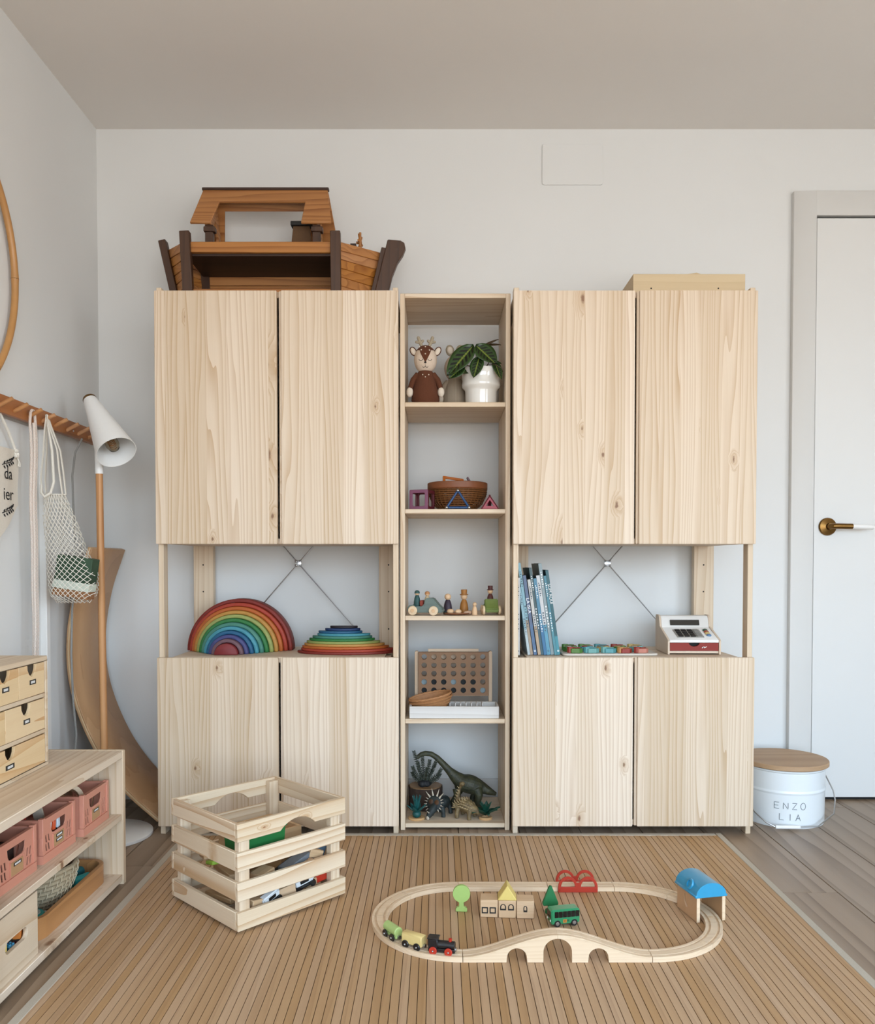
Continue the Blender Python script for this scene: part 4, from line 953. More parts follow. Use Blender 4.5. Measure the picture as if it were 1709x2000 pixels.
o = MB().box(-.003, .003, -.02, .02, -.05, .05).build('wooden_stick', m_mred, None, .001); o.location = (.132, 2.965, S2 + .080); o.rotation_euler = (0, R(-32), 0); tag(o, 'dark red bar sticking up out of the wicker basket', 'toy stick')
tg = thing('rod_triangle', 'blue magnetic rod triangle with silver balls before the wicker basket', 'toy', (.069, 2.815, S2 + .0056))
P3 = [(-.038, 0, 0), (.038, 0, 0), (0, .008, .058)]
for i in range(3): MB().cyl(V(P3[i]).lerp(V(P3[(i + 1) % 3]), .07), V(P3[i]).lerp(V(P3[(i + 1) % 3]), .93), .0040, n=12).build('rod', plain('rod_blue', '173F6B', .35), tg)
for p in P3: MB().ball(p, .0055, 14, 10).build('ball', m_steel, tg)
pyr = thing('tile_pyramid', 'small pink and wine magnetic tile pyramid at the right of the basket', 'toy', (.180, 2.848, S2 + .0035))
s3 = .066; ap = V((0, s3 * .3, .052)); cn = [V((-s3 / 2, 0, 0)), V((s3 / 2, 0, 0)), V((0, s3 * .866, 0))]
for i in range(3):
    A, B, C = cn[i], cn[(i + 1) % 3], ap; g = (A + B + C) / 3; ux = (B - A).normalized(); nn = ux.cross(C - A).normalized(); uy = nn.cross(ux)
    pp = [((P - g).dot(ux) * .97, (P - g).dot(uy) * .97) for P in (A, B, C)]
    MB().plate([pp, [(x * .42, y * .42) for x, y in pp]], 0, frame(g, ux, uy), -.005).build('tile', (plain('pink_plastic', 'B25F6C', .25, coat=.4) if i == 0 else m_mred), pyr, .0006)

# peg dolls and cars
m_skin = wood('maple', 'Z', base='D9B48C', grain='C49A70', lines=60, contrast=.4, tint=.03)
def peg_doll(label, loc, h, body, hat=None, cap=None, band=None):
    d = thing('peg_doll', label, 'peg doll', loc, 0, 'peg dolls on the bookcase shelf'); k = h / .075
    MB().lathe([(0, 0), (.0145 * k, 0), (.0155 * k, .003 * k), (.0150 * k, .020 * k), (.0125 * k, .036 * k), (.0085 * k, .0475 * k), (.006 * k, .0495 * k), (0, .0495 * k)], 20).build('body', body, d)
    if band: MB().lathe([(.0152 * k, .002 * k), (.0160 * k, .003 * k), (.0158 * k, .010 * k), (.0150 * k, .011 * k)], 20).build('band', band, d)
    MB().ball((0, 0, .060 * k), .0115 * k, 18, 12).build('head', m_skin, d)
    if cap: MB().lathe([(.0121 * k, .058 * k), (.0122 * k, .0605 * k), (.0108 * k, .0675 * k), (.006 * k, .0712 * k), (0, .0722 * k)], 18).build('cap', cap, d)
    if hat: MB().lathe([(0, .0655 * k), (.0145 * k, .0655 * k), (.0145 * k, .0685 * k), (.0102 * k, .0690 * k), (.0108 * k, .085 * k), (0, .0855 * k)], 20).build('hat', hat, d)
    return d
pm = {n: stain('peg_' + n, c) for n, c in (('plum', '3E2F3E'), ('ochre', 'B97B36'), ('teal', '2F5A58'), ('wine', '5E2A26'), ('orange', 'C98A52'), ('cream', 'D8BE98'))}
peg_doll('dark plum peg doll standing between the grey car and the wooden plate', (.036, 2.885, S3), .075, pm['plum'], band=pm['teal'])
peg_doll('ochre peg doll wearing a tall ochre top hat', (.093, 2.905, S3), .075, pm['ochre'], hat=pm['ochre'])
peg_doll('tiny plain wooden peg doll beside the green car', (.127, 2.832, S3), .046, m_skin)
def wheel(mb, c, r, w, ax): 
    a = V(ax) * (w / 2); mb.cyl(V(c) - a, V(c) + a, r, n=22)
m_whl = wood('wheel_maple', 'X', base='DEC4A0', grain='C9A882', lines=60, contrast=.4)
def toy_car(label, loc, rz, col, L, Wd, H_):
    c = thing('toy_car', label, 'toy car', loc, rz)
    k_ = L / .098
    pr_ = [(-L / 2, .009), (L / 2, .009), (L / 2 + .002, .022), (L / 2 - .012, .034), (L * .22, H_), (L * .02, H_ - .002), (-L * .02, .035), (-L * .10, .030), (-L * .28, .030), (-L * .34, .036), (-L * .44, .034), (-L / 2 - .002, .024)]
    MB().prism(pr_, Wd / 2, XZ(0), -Wd / 2).build('car_body', col, c, .003, 2)
    for x in (-L * .33, L * .27):
        for s in (-1, 1):
            w_ = MB(); wheel(w_, (x, s * (Wd / 2 + .004), .0160), .0160, .0080, (0, 1, 0)); wo = w_.build('wheel', m_whl, c, .002)
            MB().lathe([(0, 0), (.0065, 0), (.0055, .002), (0, .0022)], 14, frame((x, s * (Wd / 2 + .0081), .0160), (1, 0, 0), (0, 0, -s) if s > 0 else (0, 0, 1))).build('hub', m_skin, wo)
    return c
m_sage = stain('sage_grey', '7A8A82'); m_lime = stain('lime_green', '78893F')
toy_car('grey green wooden car carrying two peg dolls', (-.040, 2.835, S3), R(-14), m_sage, .122, .040, .060)
q1, q2 = V((-.070, 2.8425, S3 + .0306)), V((-.035, 2.834, S3 + .0306))
peg_doll('teal capped peg doll at the back of the grey car', q1, .056, pm['teal'], cap=pm['teal'])
peg_doll('orange capped peg doll in front of the red block in the grey car', q2, .053, pm['cream'], cap=pm['orange'])
o = MB().box(-.006, .006, -.012, .012, 0, .020).build('toy_block', stain('brick_red', 'A0432F'), None, .002); o.location = (-.0565, 2.875, S3 + .026); o.location = (-.0525, 2.838, S3 + .0306); o.rotation_euler = (0, 0, R(-14)); tag(o, 'small red block between the two dolls in the grey car', 'toy block')
gc = toy_car('lime green wooden car facing forward, with a hatted driver', (.184, 2.866, S3), R(-86), m_lime, .075, .046, .055)
peg_doll('peg doll with dark red top hat driving the green car', (.1835, 2.884, S3 + .0312), .060, pm['wine'], hat=pm['wine'])
pp = thing('wooden_plate', 'thin oval wooden plate holding small wooden eggs', 'plate', (.066, 2.835, S3), R(8))
MB().lathe([(0, 0), (.026, 0), (.042, .004), (.045, .0075), (.041, .0065), (.026, .003), (0, .003)], 32, M4.Diagonal((1, .62, 1, 1))).build('dish', wood('dish_wood', 'X', base='8A5A3A', grain='63391F', lines=60), pp)
for i, (x, y, s_) in enumerate(((.044, 2.836, 1), (.071, 2.830, .95))):
    o = MB().ball((0, 0, 0), (.0125 * s_, .0100 * s_, .0088 * s_), 16, 10).build('wooden_egg', m_skin); o.location = (x, y, S3 + .0036 + .0088 * s_); o.rotation_euler = (0, 0, R(30 * i)); tag(o, ('left' if i == 0 else 'right') + ' wooden egg lying on the oval wooden plate', 'wooden egg', 'eggs on the plate')
o = MB().ball((0, 0, 0), (.020, .011, .007), 16, 10).build('wooden_leaf', plain('shell', 'C4A184', .5, var=.3, scale=120)); o.location = (.108, 2.848, S3 + .0075); o.rotation_euler = (0, 0, R(15)); tag(o, 'striped brown shell lying right of the wooden plate', 'shell')

# four-in-a-row game, white tray, small basket
m_mdf = plain('mdf', '7C5A3C', .6, var=.05, scale=200); m_game = plain('game_beech', 'C9AF93', .6)
gm = thing('four_in_a_row', 'upright brown game board with rows of round holes', 'board game', (.0565, 2.93, S4))
cols_, rows_ = 7, 5; px_, pz_ = .0345, .0294
hl = []
for r_ in range(rows_):
    for c_ in range(cols_):
        hl.append(arc((c_ - 3) * px_, .079 + r_ * pz_, .0098, 0, 2 * pi * 15 / 16, 15))
for y, nm in ((-.010, 'front_grid'), (.014, 'back_grid')): MB().plate([[(-.124, .060), (.124, .060), (.124, .213), (-.124, .213)]] + hl, .004, XZ(y)).build(nm, m_mdf, gm)
for s in (-1, 1): MB().plate([rrect(min(s * .1245, s * .137), max(s * .1245, s * .137), 0, .216, .005, 3)], .018, XZ(.016), -.006).build('end_post', m_game, gm, .001)
MB().box(-.123, .123, -.010, .010, .058, .0645).build('rail', m_game, gm, .0008)
MB().box(-.09, .09, .018, .022, .17, .222).build('back_slat', m_game, gm, .0008)
m_dk1 = plain('disc_dark', '0C1011', .75, var=.4, scale=160); m_dk2 = plain('disc_light', '76868A', .6, var=.3, scale=160)
dsc = MB().cyl((0, -.0045, 0), (0, .0045, 0), .0125, n=20)
md1, md2 = dsc.mesh('disc_dark', m_dk1, .0006), dsc.mesh('disc_light', m_dk2, .0006)
lay_ = {0: 'DDDDDDL', 1: 'LDDLDD '}
names = ['leftmost', 'second', 'third', 'middle', 'fifth', 'sixth', 'rightmost']
for r_, s_ in lay_.items():
    for c_, ch_ in enumerate(s_):
        if ch_ == ' ': continue
        o = link('game_disc', md1 if ch_ == 'D' else md2); o.location = (.0565 + (c_ - 3) * px_, 2.93, S4 + .079 + r_ * pz_ - .0010)
        tag(o, '%s disc, %s hole of the %s row in the game board' % ('dark' if ch_ == 'D' else 'pale', names[c_], ('lowest', 'second lowest')[r_]), 'game disc', 'discs in the game board')
wt = thing('white_tray', 'whitewashed wooden tray with slotted dividers in front of the game board', 'tray', (.0565, 2.858, S4))
m_ww = wood('whitewash', 'X', base='D9D5D0', grain='B3AAA0', lines=60, contrast=.8, tint=.02)
MB().box(-.152, .152, -.055, -.0485, 0, .041).build('front_wall', m_ww, wt, .001); MB().box(-.152, .152, .044, .0505, 0, .041).build('back_wall', m_ww, wt, .001)
for s in (-1, 1): MB().box(min(s * .152, s * .1455), max(s * .152, s * .1455), -.0483, .0438, 0, .041).build('end_wall', m_ww, wt, .001)
MB().box(-.1453, .1453, -.0483, .0438, 0, .004).build('tray_floor', m_ww, wt)
for k in range(7): MB().plate([[(-.03, .004), (.03, .004), (.024, .034), (-.024, .034)]], .0025, frame((-.015 + k * .0185, .005, .0122), (0, 1, 0), (0, 0, 1))).build('divider', m_ww, wt, .0004)
sbk = thing('small_basket', 'small tan wicker basket tipped on the edge of the white tray', 'basket', (-.022, 2.862, S4 + .0475)); sbk.rotation_euler = (R(6), R(-11), 0); sbk.location.z = S4 + .050; sbk.scale = (1.14, 1.14, 1.1)
m_wk2 = plain('wicker_tan', 'A9764A', .65, scale=140, var=.25)
sc_ = M4.Diagonal((1.0, .62, 1, 1))
MB().lathe([(0, -.034), (.040, -.034), (.052, -.01), (.064, .016), (.061, .016), (.05, -.008), (.038, -.031), (0, -.031)], 40, sc_).build('bowl', m_wk2, sbk)
MB().tube([(.064 * cos(k * pi / 24), .62 * .064 * sin(k * pi / 24), .017 + .0008 * (-1) ** k) for k in range(48)], .0036, 7, closed=True).build('rim', m_wk2, sbk)
for i in range(5):
    z = -.028 + i * .0088; r = .043 + (.0215) * (i / 4)
    MB().tube([(r * cos(k * pi / 30) * (1 + .015 * (-1) ** (k + i)), .62 * r * sin(k * pi / 30) * (1 + .015 * (-1) ** (k + i)), z) for k in range(60)], .0030, 5, closed=True).build('weave_row', m_wk2, sbk)
# ------------------------------------------------------------------ bottom of the bookcase: dinosaurs, stump, plants
def organic(mb, name, mat, parent, vox=.0016, sm=6):
    o = mb.build(name, mat, parent); r = o.modifiers.new('fuse', 'REMESH'); r.mode = 'VOXEL'; r.voxel_size = vox; r.use_smooth_shade = True
    s = o.modifiers.new('smooth', 'SMOOTH'); s.factor = .5; s.iterations = sm; return o
def skin_mat(name, c1, c2, scale=55, bump=.7):
    t = NT(name); tc_ = t.n('TexCoord'); n1 = t.noise(tc_.outputs['Object'], scale, 4, .6); n2 = t.noise(tc_.outputs['Object'], scale * 7, 2)
    t.l(t.mix(t.ramp(n1, .3, .7), lin(c1), lin(c2)), t.b.inputs['Base Color']); t.b.inputs['Roughness'].default_value = .5; t.bump(n2, bump, .002); return t.m
dn = thing('sauropod_figure', 'dark green long-necked dinosaur figure stretching over the fern', 'dinosaur figure', (.09, 2.985, S5))
m_sau = skin_mat('sauropod_skin', '23261E', '4A4A30')
def P(px, py, dy=0.0, Yv=2.985): 
    a = (px - 854.5) / 1620; bb_ = -(py - 1139.5) / 1620; ry = cos(PITCH) + bb_ * sin(PITCH); rz = -sin(PITCH) + bb_ * cos(PITCH); k = Yv / ry
    return (round(a * k, 4) - .09, dy, round(CAMZ + rz * k, 4) - S5)
sp_ = [(-0.159, -0.002, 0.185, 0.0065), (-0.150, -0.002, 0.191, 0.0090), (-0.135, -0.002, 0.195, 0.0098), (-0.113, -0.002, 0.193, 0.0098), (-0.091, -0.002, 0.179, 0.0105), (-0.069, -0.002, 0.156, 0.0118), (-0.047, -0.002, 0.132, 0.0145), (-0.027, -0.002, 0.112, 0.0210), (-0.007, -0.002, 0.094, 0.0290), (0.016, -0.002, 0.086, 0.0345), (0.038, -0.002, 0.080, 0.0340), (0.058, -0.002, 0.074, 0.0280), (0.078, -0.002, 0.067, 0.0200), (0.096, -0.010, 0.060, 0.0145), (0.112, -0.010, 0.053, 0.0095), (0.122, -0.010, 0.049, 0.0065)]
b = MB(); b.tube([x[:3] for x in sp_], [x[3] for x in sp_], 16)
b.ball((-.160, -.002, .183), (.012, .008, .008), 12, 8, Euler((0, R(-35), 0)).to_matrix().to_4x4())
for x0, y0, x1, r0 in ((-.020, -.022, -.034, .013), (-.012, .022, -.022, .013), (.050, -.020, .058, .015), (.044, .022, .040, .014)):
    b.tube([(x0, y0, .072), (x0 + (x1 - x0) * .4 + .006, y0 * 1.25, .048), (x1 - .002, y0 * 1.25, .026), (x1, y0 * 1.25, .008), (x1, y0 * 1.25, .001)], [r0 * 1.3, r0, r0 * .72, r0 * .75, r0 * .9], 12)
organic(b, 'body', m_sau, dn, .0022, 5)
for s in (-1, 1): MB().ball((-.152, -.002 + s * .0085, .194), .0016, 8, 6).build('eye', m_black, dn)

m_bark = plain('bark', '3A2A20', .95, scale=60, var=.6, bump=1.0); m_cut = wood('stump_top', 'X', base='8A6A48', grain='6A4C30', lines=40, dist=6)
su = thing('tree_stump', 'short wooden log slice with rough bark on the bottom shelf', 'log slice', (-.044, 2.985, S5))
pf = lambda a, r: r * (1 + .02 * sin(5 * a + 1) + .012 * sin(11 * a))
b = MB()
NA = 60
for z0, z1, r in ((0, .078, .0610),):
    rows_ = 8; vs = []; fs_ = []
    for j in range(rows_ + 1):
        for i in range(NA):
            a = 2 * pi * i / NA; rr_ = pf(a, r) * (.97 + .035 * (((i * 7 + j * 13) % 11) / 11)); vs.append((rr_ * cos(a), rr_ * sin(a), z0 + (z1 - z0) * j / rows_))
    for j in range(rows_):
        for i in range(NA): fs_.append((j * NA + i, j * NA + (i + 1) % NA, (j + 1) * NA + (i + 1) % NA, (j + 1) * NA + i))
    b.add(vs, fs_)
b.build('bark', m_bark, su, sharp=70)
MB().prism([(pf(2 * pi * i / 40, .0585) * cos(2 * pi * i / 40), pf(2 * pi * i / 40, .0585) * sin(2 * pi * i / 40)) for i in range(40)], .080, XY(), .001).build('core', m_cut, su)
fe = thing('toy_fern', 'dark plastic fern on a black rock standing on the log slice', 'toy plant', (-.048, 2.968, S5 + .0805))
b = MB()
for k in range(9): b.ball((.017 * cos(k * 2.4) * (k / 9) ** .5, .014 * sin(k * 2.4) * (k / 9) ** .5, .010), (.013, .012, .012), 8, 6, Euler((k, k * 2, k)).to_matrix().to_4x4())
organic(b, 'rock', plain('black_rock', '17181A', .7, scale=120, var=.5, bump=.8), fe, .0022, 1)
m_fern = plain('fern_green', '16190F', .6, var=.4, scale=90); m_fernl = plain('fern_leaf', '1F2614', .6, var=.5, scale=140)
lf = MB().grid(lambda u, v: ((u - .5) * .0062 * sin(pi * min(1, v + .08)) ** .6, v * .0155, .0012 * sin(pi * v)), 2, 4, .0006).mesh('leaflet', m_fernl)
FR = [(-.036, .0, .112), (-.040, -.01, .060), (-.006, .005, .090), (.020, -.005, .082), (.042, .0, .078), (.060, -.01, .052), (-.042, .01, .034), (.010, -.012, .055), (.036, .012, .062), (.056, .006, .030), (-.022, -.01, .075)]
for k, (dx, dy, dz) in enumerate(FR):
    pts = catmull([(0 + dx * .05, dy * .05, .012), (dx * .35, dy * .5, dz * .45), (dx * .8, dy, dz * .85), (dx * 1.02, dy * 1.2, dz + .012)], 5)
    fr_ = MB().tube(pts, [.0013] * (len(pts) - 1) + [.0006], 5).build('frond', m_fern, fe)
    for j in range(3, len(pts)):
        for s in (-1, 1):
            d = (pts[j] - pts[j - 1]).normalized(); o = link('leaflet', lf, fr_); o.location = pts[j]
            ang = math.atan2(d.z, d.x) + s * R(52); L_ = V((cos(ang), .25 * ((j + k) % 3 - 1), sin(ang))).normalized(); W_ = L_.cross(V((0, -1, 0))).normalized(); N_ = W_.cross(L_); o.rotation_euler = M3(((W_.x, L_.x, N_.x), (W_.y, L_.y, N_.y), (W_.z, L_.z, N_.z))).to_euler(); o.scale = (.62, .85 - .3 * j / len(pts), 1)

hd = thing('horned_dinosaur', 'horned frilled dinosaur figure in front of the log slice', 'dinosaur figure', (-.006, 2.868, S5), R(-20))
m_sty = skin_mat('styraco_skin', '14181A', '2B3634', 90); m_horn = plain('horn_ivory', 'B9AE9C', .5, scale=90, var=.2); m_face = skin_mat('frill_patch', '3A2414', '5C3A1C', 90)
b = MB()
b.tube([(.004, .000, .036), (.010, .03, .042), (.014, .055, .040), (.016, .078, .028), (.016, .095, .014)], [.016, .023, .022, .012, .004], 14)
for x0, y0 in ((-.016, .012), (.024, .008), (-.004, .060), (.032, .058)): b.tube([(x0 * .8, y0, .036), (x0 * 1.1, y0 - .004, .016), (x0 * 1.15, y0 - .006, .001)], [.011, .0075, .008], 10)
b.tube([(.002, -.004, .040), (-.004, -.026, .030), (-.010, -.042, .014), (-.012, -.046, .006)], [.016, .014, .0095, .005], 12)
organic(b, 'body', m_sty, hd, .0018, 4)
ff = frame((-.002, -.012, .050), (1, -.12, 0), (.05, .35, .93))
MB().lathe([(0, .004), (.018, .003), (.027, .0), (.029, -.003), (.026, -.006), (0, -.004)], 28, ff).build('frill', m_sty, hd)
for s in (-1, 1): MB().lathe([(0, .0058), (.006, .0054), (.009, .004), (0, .002)], 16, ff @ M4.Translation((s * .0115, .004, 0))).build('frill_patch', m_face, hd)
for k, a in enumerate((50, 75, 108, 135)): MB().cyl(ff @ V((.026 * cos(R(a)), .026 * sin(R(a)), 0)), ff @ V((.052 * cos(R(a)), .052 * sin(R(a)), .006)), .0036, .0004, 8).build('horn', m_horn, hd)
for a in (10, -10, -30, 28, 155, 172, 190, 208, -48, 226): MB().cyl(ff @ V((.027 * cos(R(a)), .027 * sin(R(a)), 0)), ff @ V((.038 * cos(R(a)), .038 * sin(R(a)), .002)), .0024, .0003, 7).build('horn', m_horn, hd)
MB().cyl((-.0085, -.040, .022), (-.011, -.060, .036), .0035, .0003, 8).build('horn', m_horn, hd)
MB().ball((-.012, -.0475, .008), (.006, .004, .0075), 10, 8).build('beak', m_horn, hd)
for s in (-1, 1): MB().ball((-.003 + s * .0125, -.029, .034), .0015, 8, 6).build('eye', m_black, hd)

ak = thing('armoured_dinosaur', 'tan spiky armoured dinosaur figure with raised club tail', 'dinosaur figure', (.094, 2.862, S5), R(-25))
m_ank = skin_mat('anky_skin', '4A3A22', '8A744C', 80); m_spk = plain('spike_tan', '9C8660', .55, scale=100, var=.35)
b = MB(); b.tube([(-.022, .020, .105), (-.028, .020, .090), (-.032, .014, .070), (-.028, .008, .052), (-.012, .003, .044), (.010, 0, .040), (.030, -.002, .033), (.046, -.004, .028), (.058, -.006, .024)], [.006, .0055, .007, .011, .022, .025, .020, .012, .008], 14)
b.ball((-.018, .020, .110), (.0105, .010, .0085), 10, 8)
for x0, y0 in ((-.020, -.020), (-.018, .022), (.026, -.020), (.030, .018)): b.tube([(x0, y0 * .7, .034), (x0 - .001, y0 * 1.1, .015), (x0 + .002, y0 * 1.15, .001)], [.010, .007, .0075], 10)
organic(b, 'body', m_ank, ak, .0018, 3)
for j in range(8):
    for i in range(-4, 5):
        x = -.034 + j * .0095 + .003 * (i % 2); a = i * R(21); rr_ = .024 * (1 - abs(j - 4) / 9); cz = .044 - .0022 * abs(j - 3)
        p = V((x, rr_ * sin(a), cz + rr_ * cos(a) - .004)); MB().cyl(p, p + V((-.006, .0105 * sin(a), .0105 * cos(a))), .0034, .0004, 6).build('spike', m_spk, ak)
for k in range(5): MB().cyl((-.031 + .002 * k, .006, .058 + k * .010), (-.042 + .003 * k, .004, .064 + k * .010), .0026, .0003, 6).build('spike', m_spk, ak)
m_teals = plain('succulent_teal', '12504E', .5, var=.3); m_grn = plain('plant_green', '0F4030', .5, var=.3); m_rng = wood('ring_pine', 'X', base='D0A878', grain='B58A58', lines=60)
def toy_leaf(parent, d, L, wd, el, mat, z0=.006, curve=.3):
    def fn(u, v):
        r = L * v; h = z0 + L * (sin(el) * v - curve * v * v); w_ = wd * (sin(pi * min(1, v * .92 + .08)) ** .7) * (u - .5)
        x = r * cos(el); return (x * cos(d) - w_ * sin(d), x * sin(d) + w_ * cos(d), h + abs(u - .5) * wd * .4)
    return MB().grid(fn, 4, 7, .0016).build('leaf', mat, parent, sharp=70)
sc1 = thing('toy_succulent', 'teal plastic spiky plant on a wooden ring, front left of the bottom shelf', 'toy plant', (-.072, 2.847, S5)); sc1.scale = (1.25, 1.25, 1.35)
MB().lathe([(.012, 0), (.023, 0), (.024, .003), (.022, .005), (.012, .005), (.011, .003), (.012, 0)], 26).build('ring_base', m_rng, sc1)
MB().ball((0, 0, .012), (.012, .012, .010), 12, 8).build('core', m_teals, sc1)
for k in range(6): toy_leaf(sc1, k * pi / 3 + .2, .040, .013, R(48), m_teals, .008, .12)
for k in range(8): toy_leaf(sc1, k * pi / 4, .052, .008, R(76), m_teals, .010, .05)
sc2 = thing('toy_succulent', 'dark green broad-leaved plastic plant, front right of the bottom shelf', 'toy plant', (.166, 2.846, S5)); sc2.scale = (1.2, 1.15, 1.3)
MB().lathe([(.010, 0), (.019, 0), (.020, .004), (.018, .006), (.010, .006), (.010, 0)], 24).build('ring_base', m_rng, sc2)
for k in range(9): toy_leaf(sc2, k * 2 * pi / 9, .050, .016, R(32), m_grn, .008, .35 if k % 2 else .1)
for k in range(6): toy_leaf(sc2, k * pi / 3 + .3, .042, .013, R(64), m_grn, .010, .15)

# ------------------------------------------------------------------ train set on the rug
TZ0 = RUGZ + .0002; TCY = 2.070; TXL, TXR = .057, .485; RC = .202
CS = [(-.020, 0), (.020, 0), (.020, .012), (.0135, .012), (.0135, .0088), (.0078, .0088), (.0078, .012), (-.0078, .012), (-.0078, .0088), (-.0135, .0088), (-.0135, .012), (-.020, .012)]
def sweep(path, cs=CS):
    """cross-section (across, up) swept along points (x, y, z, heading)"""
    b = MB(); n = len(cs); vs = []
    for x, y, z, h in path:
        for u, v in cs: vs.append((x - u * sin(h), y + u * cos(h), z + v))
    fs = [(j * n + i, j * n + (i + 1) % n, (j + 1) * n + (i + 1) % n, (j + 1) * n + i) for j in range(len(path) - 1) for i in range(n)]
    b.add(vs, fs)
    for j in (0, len(path) - 1):
        tri = tessellate_polygon([[V((u, v, 0)) for u, v in cs]]); b.add([vs[j * n + i] for i in range(n)], [tuple(q) for q in tri])
    return b
GRP = 'wooden railway track pieces'
wl = ['front left', 'lower far left', 'upper far left', 'back left', 'back right', 'upper far right', 'lower far right', 'front right']
for k in range(8):
    if k < 4: cx_, a0 = TXL, -pi / 2 - k * pi / 4
    else: cx_, a0 = TXR, pi / 2 - (k - 4) * pi / 4
    a1 = a0 - pi / 4; g = .003
    path = [(cx_ + RC * cos(a), TCY + RC * sin(a), TZ0, a + pi / 2) for a in [a0 - g + (a1 - a0 + 2 * g) * i / 12 for i in range(13)]]
    o = thing('track_piece', 'curved wooden track piece, %s of the oval' % wl[k], 'toy track', (0, 0, 0), 0, GRP)
    sweep(path).build('rail', m_track, o, sharp=30)
    e_ = (cx_ + (RC) * cos(a0 - .045), TCY + RC * sin(a0 - .045)); MB().cyl((e_[0], e_[1], TZ0 + .0119), (e_[0], e_[1], TZ0 + .0123), .0058, n=14).build('connector', m_beech, o)
    settle(o, path[6][:2] + (TZ0,))
for x0, x1, lb in ((TXL, .303, 'long straight wooden track piece behind the round green tree'), (.303, TXR, 'straight wooden track piece inside the red arched bridge')):
    o = thing('track_piece', lb, 'toy track', (0, 0, 0), 0, GRP)
    sweep([(x0 + .0008, TCY + RC, TZ0, 0), (x1 - .0008, TCY + RC, TZ0, 0)]).build('rail', m_track, o, sharp=30)
    MB().cyl((x0 + .008, TCY + RC, TZ0 + .0119), (x0 + .008, TCY + RC, TZ0 + .0123), .0058, n=14).build('connector', m_beech, o)
    settle(o, ((x0 + x1) / 2, TCY + RC, TZ0))
def hgt(q): q = max(0, min(1, q)); return .012 + .050 * (q * q * (3 - 2 * q)) ** .95
XM = (TXL + TXR) / 2; yb = TCY - RC
for sgn, lb in ((-1, 'left half of the wooden arched bridge track'), (1, 'right half of the wooden arched bridge track')):
    xe = TXL if sgn < 0 else TXR; Lh = abs(XM - xe) - .001
    f_ = lambda d: xe - sgn * d                       # d = distance from the low end
    o = thing('bridge_track', lb, 'toy track', (0, 0, 0), 0, GRP)
    lift = [(x, z - .012) for x, z in CS]; cs2 = [(u, max(v, -.0035) if v > -.011 else -.0038) for u, v in lift]
    path = [(f_(.0008 + Lh * i / 26), yb, TZ0 + hgt(i / 26), 0 if sgn < 0 else pi) for i in range(27)]
    sweep(path, cs2).build('deck', m_track, o, sharp=30)
    top = [(f_(.0008 + Lh * i / 26), TZ0 + hgt(i / 26) - .0036) for i in range(27)]
    big = [(f_(Lh + .0008 - .032 * cos(t_)), TZ0 + .024 + .030 * sin(t_)) for t_ in [i * pi / 20 for i in range(11)]]
    c_s = Lh - .091; sm_ = [(f_(c_s + .0225 * cos(t_)), TZ0 + .011 + .0215 * sin(t_)) for t_ in [i * pi / 12 for i in range(13)]]
    poly = [(f_(.0008), TZ0)] + top + list(reversed(big)) + [(f_(Lh - .0315), TZ0), (f_(c_s + .0235), TZ0)] + sm_ + [(f_(c_s - .0235), TZ0)]
    MB().prism(poly, .020, XZ(yb), -.020).build('arch_body', m_track, o, sharp=30)
    settle(o, (f_(Lh / 2), yb, TZ0))

# train
m_lime2 = plain('train_lime', 'A8BE74', .4); m_yel = plain('train_yellow', 'D9BE7C', .45); m_blk = plain('train_black', '131214', .35, coat=.3); m_rd = plain('train_red', 'B5301C', .4)
RZ = TZ0 + .0090
def place(o, ang):
    a = R(ang); o.location = (TXL + RC * cos(a), TCY + RC * sin(a), RZ); o.rotation_euler = (0, 0, a + pi / 2); return o
def wheels(o, xs, r, mat):
    for x in xs:
        for s in (-1, 1):
            wo = MB().cyl((x, s * .0105, r), (x, s * .0145, r), r, n=20).build('wheel', mat, o, .0008)
            MB().ball((x, s * .0147, r), .0024, 8, 6).build('axle_cap', m_steel, wo)
lo = place(thing('toy_locomotive', 'black toy locomotive with red wheels at the head of the train', 'toy train', group='train vehicles'), -103)
MB().box(-.032, .030, -.0095, .0095, .006, .014).build('chassis', m_blk, lo, .001); MB().cyl((-.012, 0, .0205), (.029, 0, .0205), .0095, n=18).build('boiler', m_blk, lo, .001)
MB().box(-.032, -.010, -.0105, .0105, .0142, .034).build('cab', m_blk, lo, .0015); MB().box(-.034, -.008, -.012, .012, .0342, .0375).build('cab_roof', m_blk, lo, .001)
MB().cyl((.018, 0, .028), (.018, 0, .036), .0035, .0042, 12).build('chimney', m_rd, lo); MB().cyl((.029, 0, .012), (.0325, 0, .012), .0045, n=12).build('magnet', m_steel, lo); wheels(lo, (-.020, .016), .0092, m_rd)
yc = place(thing('toy_wagon', 'cream yellow toy wagon in the middle of the train', 'toy train', group='train vehicles'), -123.5)
MB().prism([(-.0115, .010), (.0115, .010), (.0115, .030), (.008, .0345), (-.008, .0345), (-.0115, .030)], .028, frame((0, 0, 0), (0, 1, 0), (0, 0, 1)), -.028).build('wagon_body', m_yel, yc, .0015)
for x in (-.030, .030): MB().cyl((x - .0025, 0, .012), (x + .0025, 0, .012), .0045, n=12).build('magnet', m_steel, yc)
wheels(yc, (-.016, .016), .0092, m_blk)
gt = place(thing('toy_wagon', 'lime green tank wagon at the tail of the train', 'toy train', group='train vehicles'), -144)
MB().cyl((-.026, 0, .0225), (.026, 0, .0225), .0115, n=22).build('tank', m_lime2, gt, .0015); MB().box(-.026, .026, -.0085, .0085, .0075, .0135).build('chassis', m_lime2, gt, .001)
for x in (-.028, .028): MB().cyl((x - .0025, 0, .012), (x + .0025, 0, .012), .0045, n=12).build('magnet', m_steel, gt)
wheels(gt, (-.015, .015), .0092, m_blk)

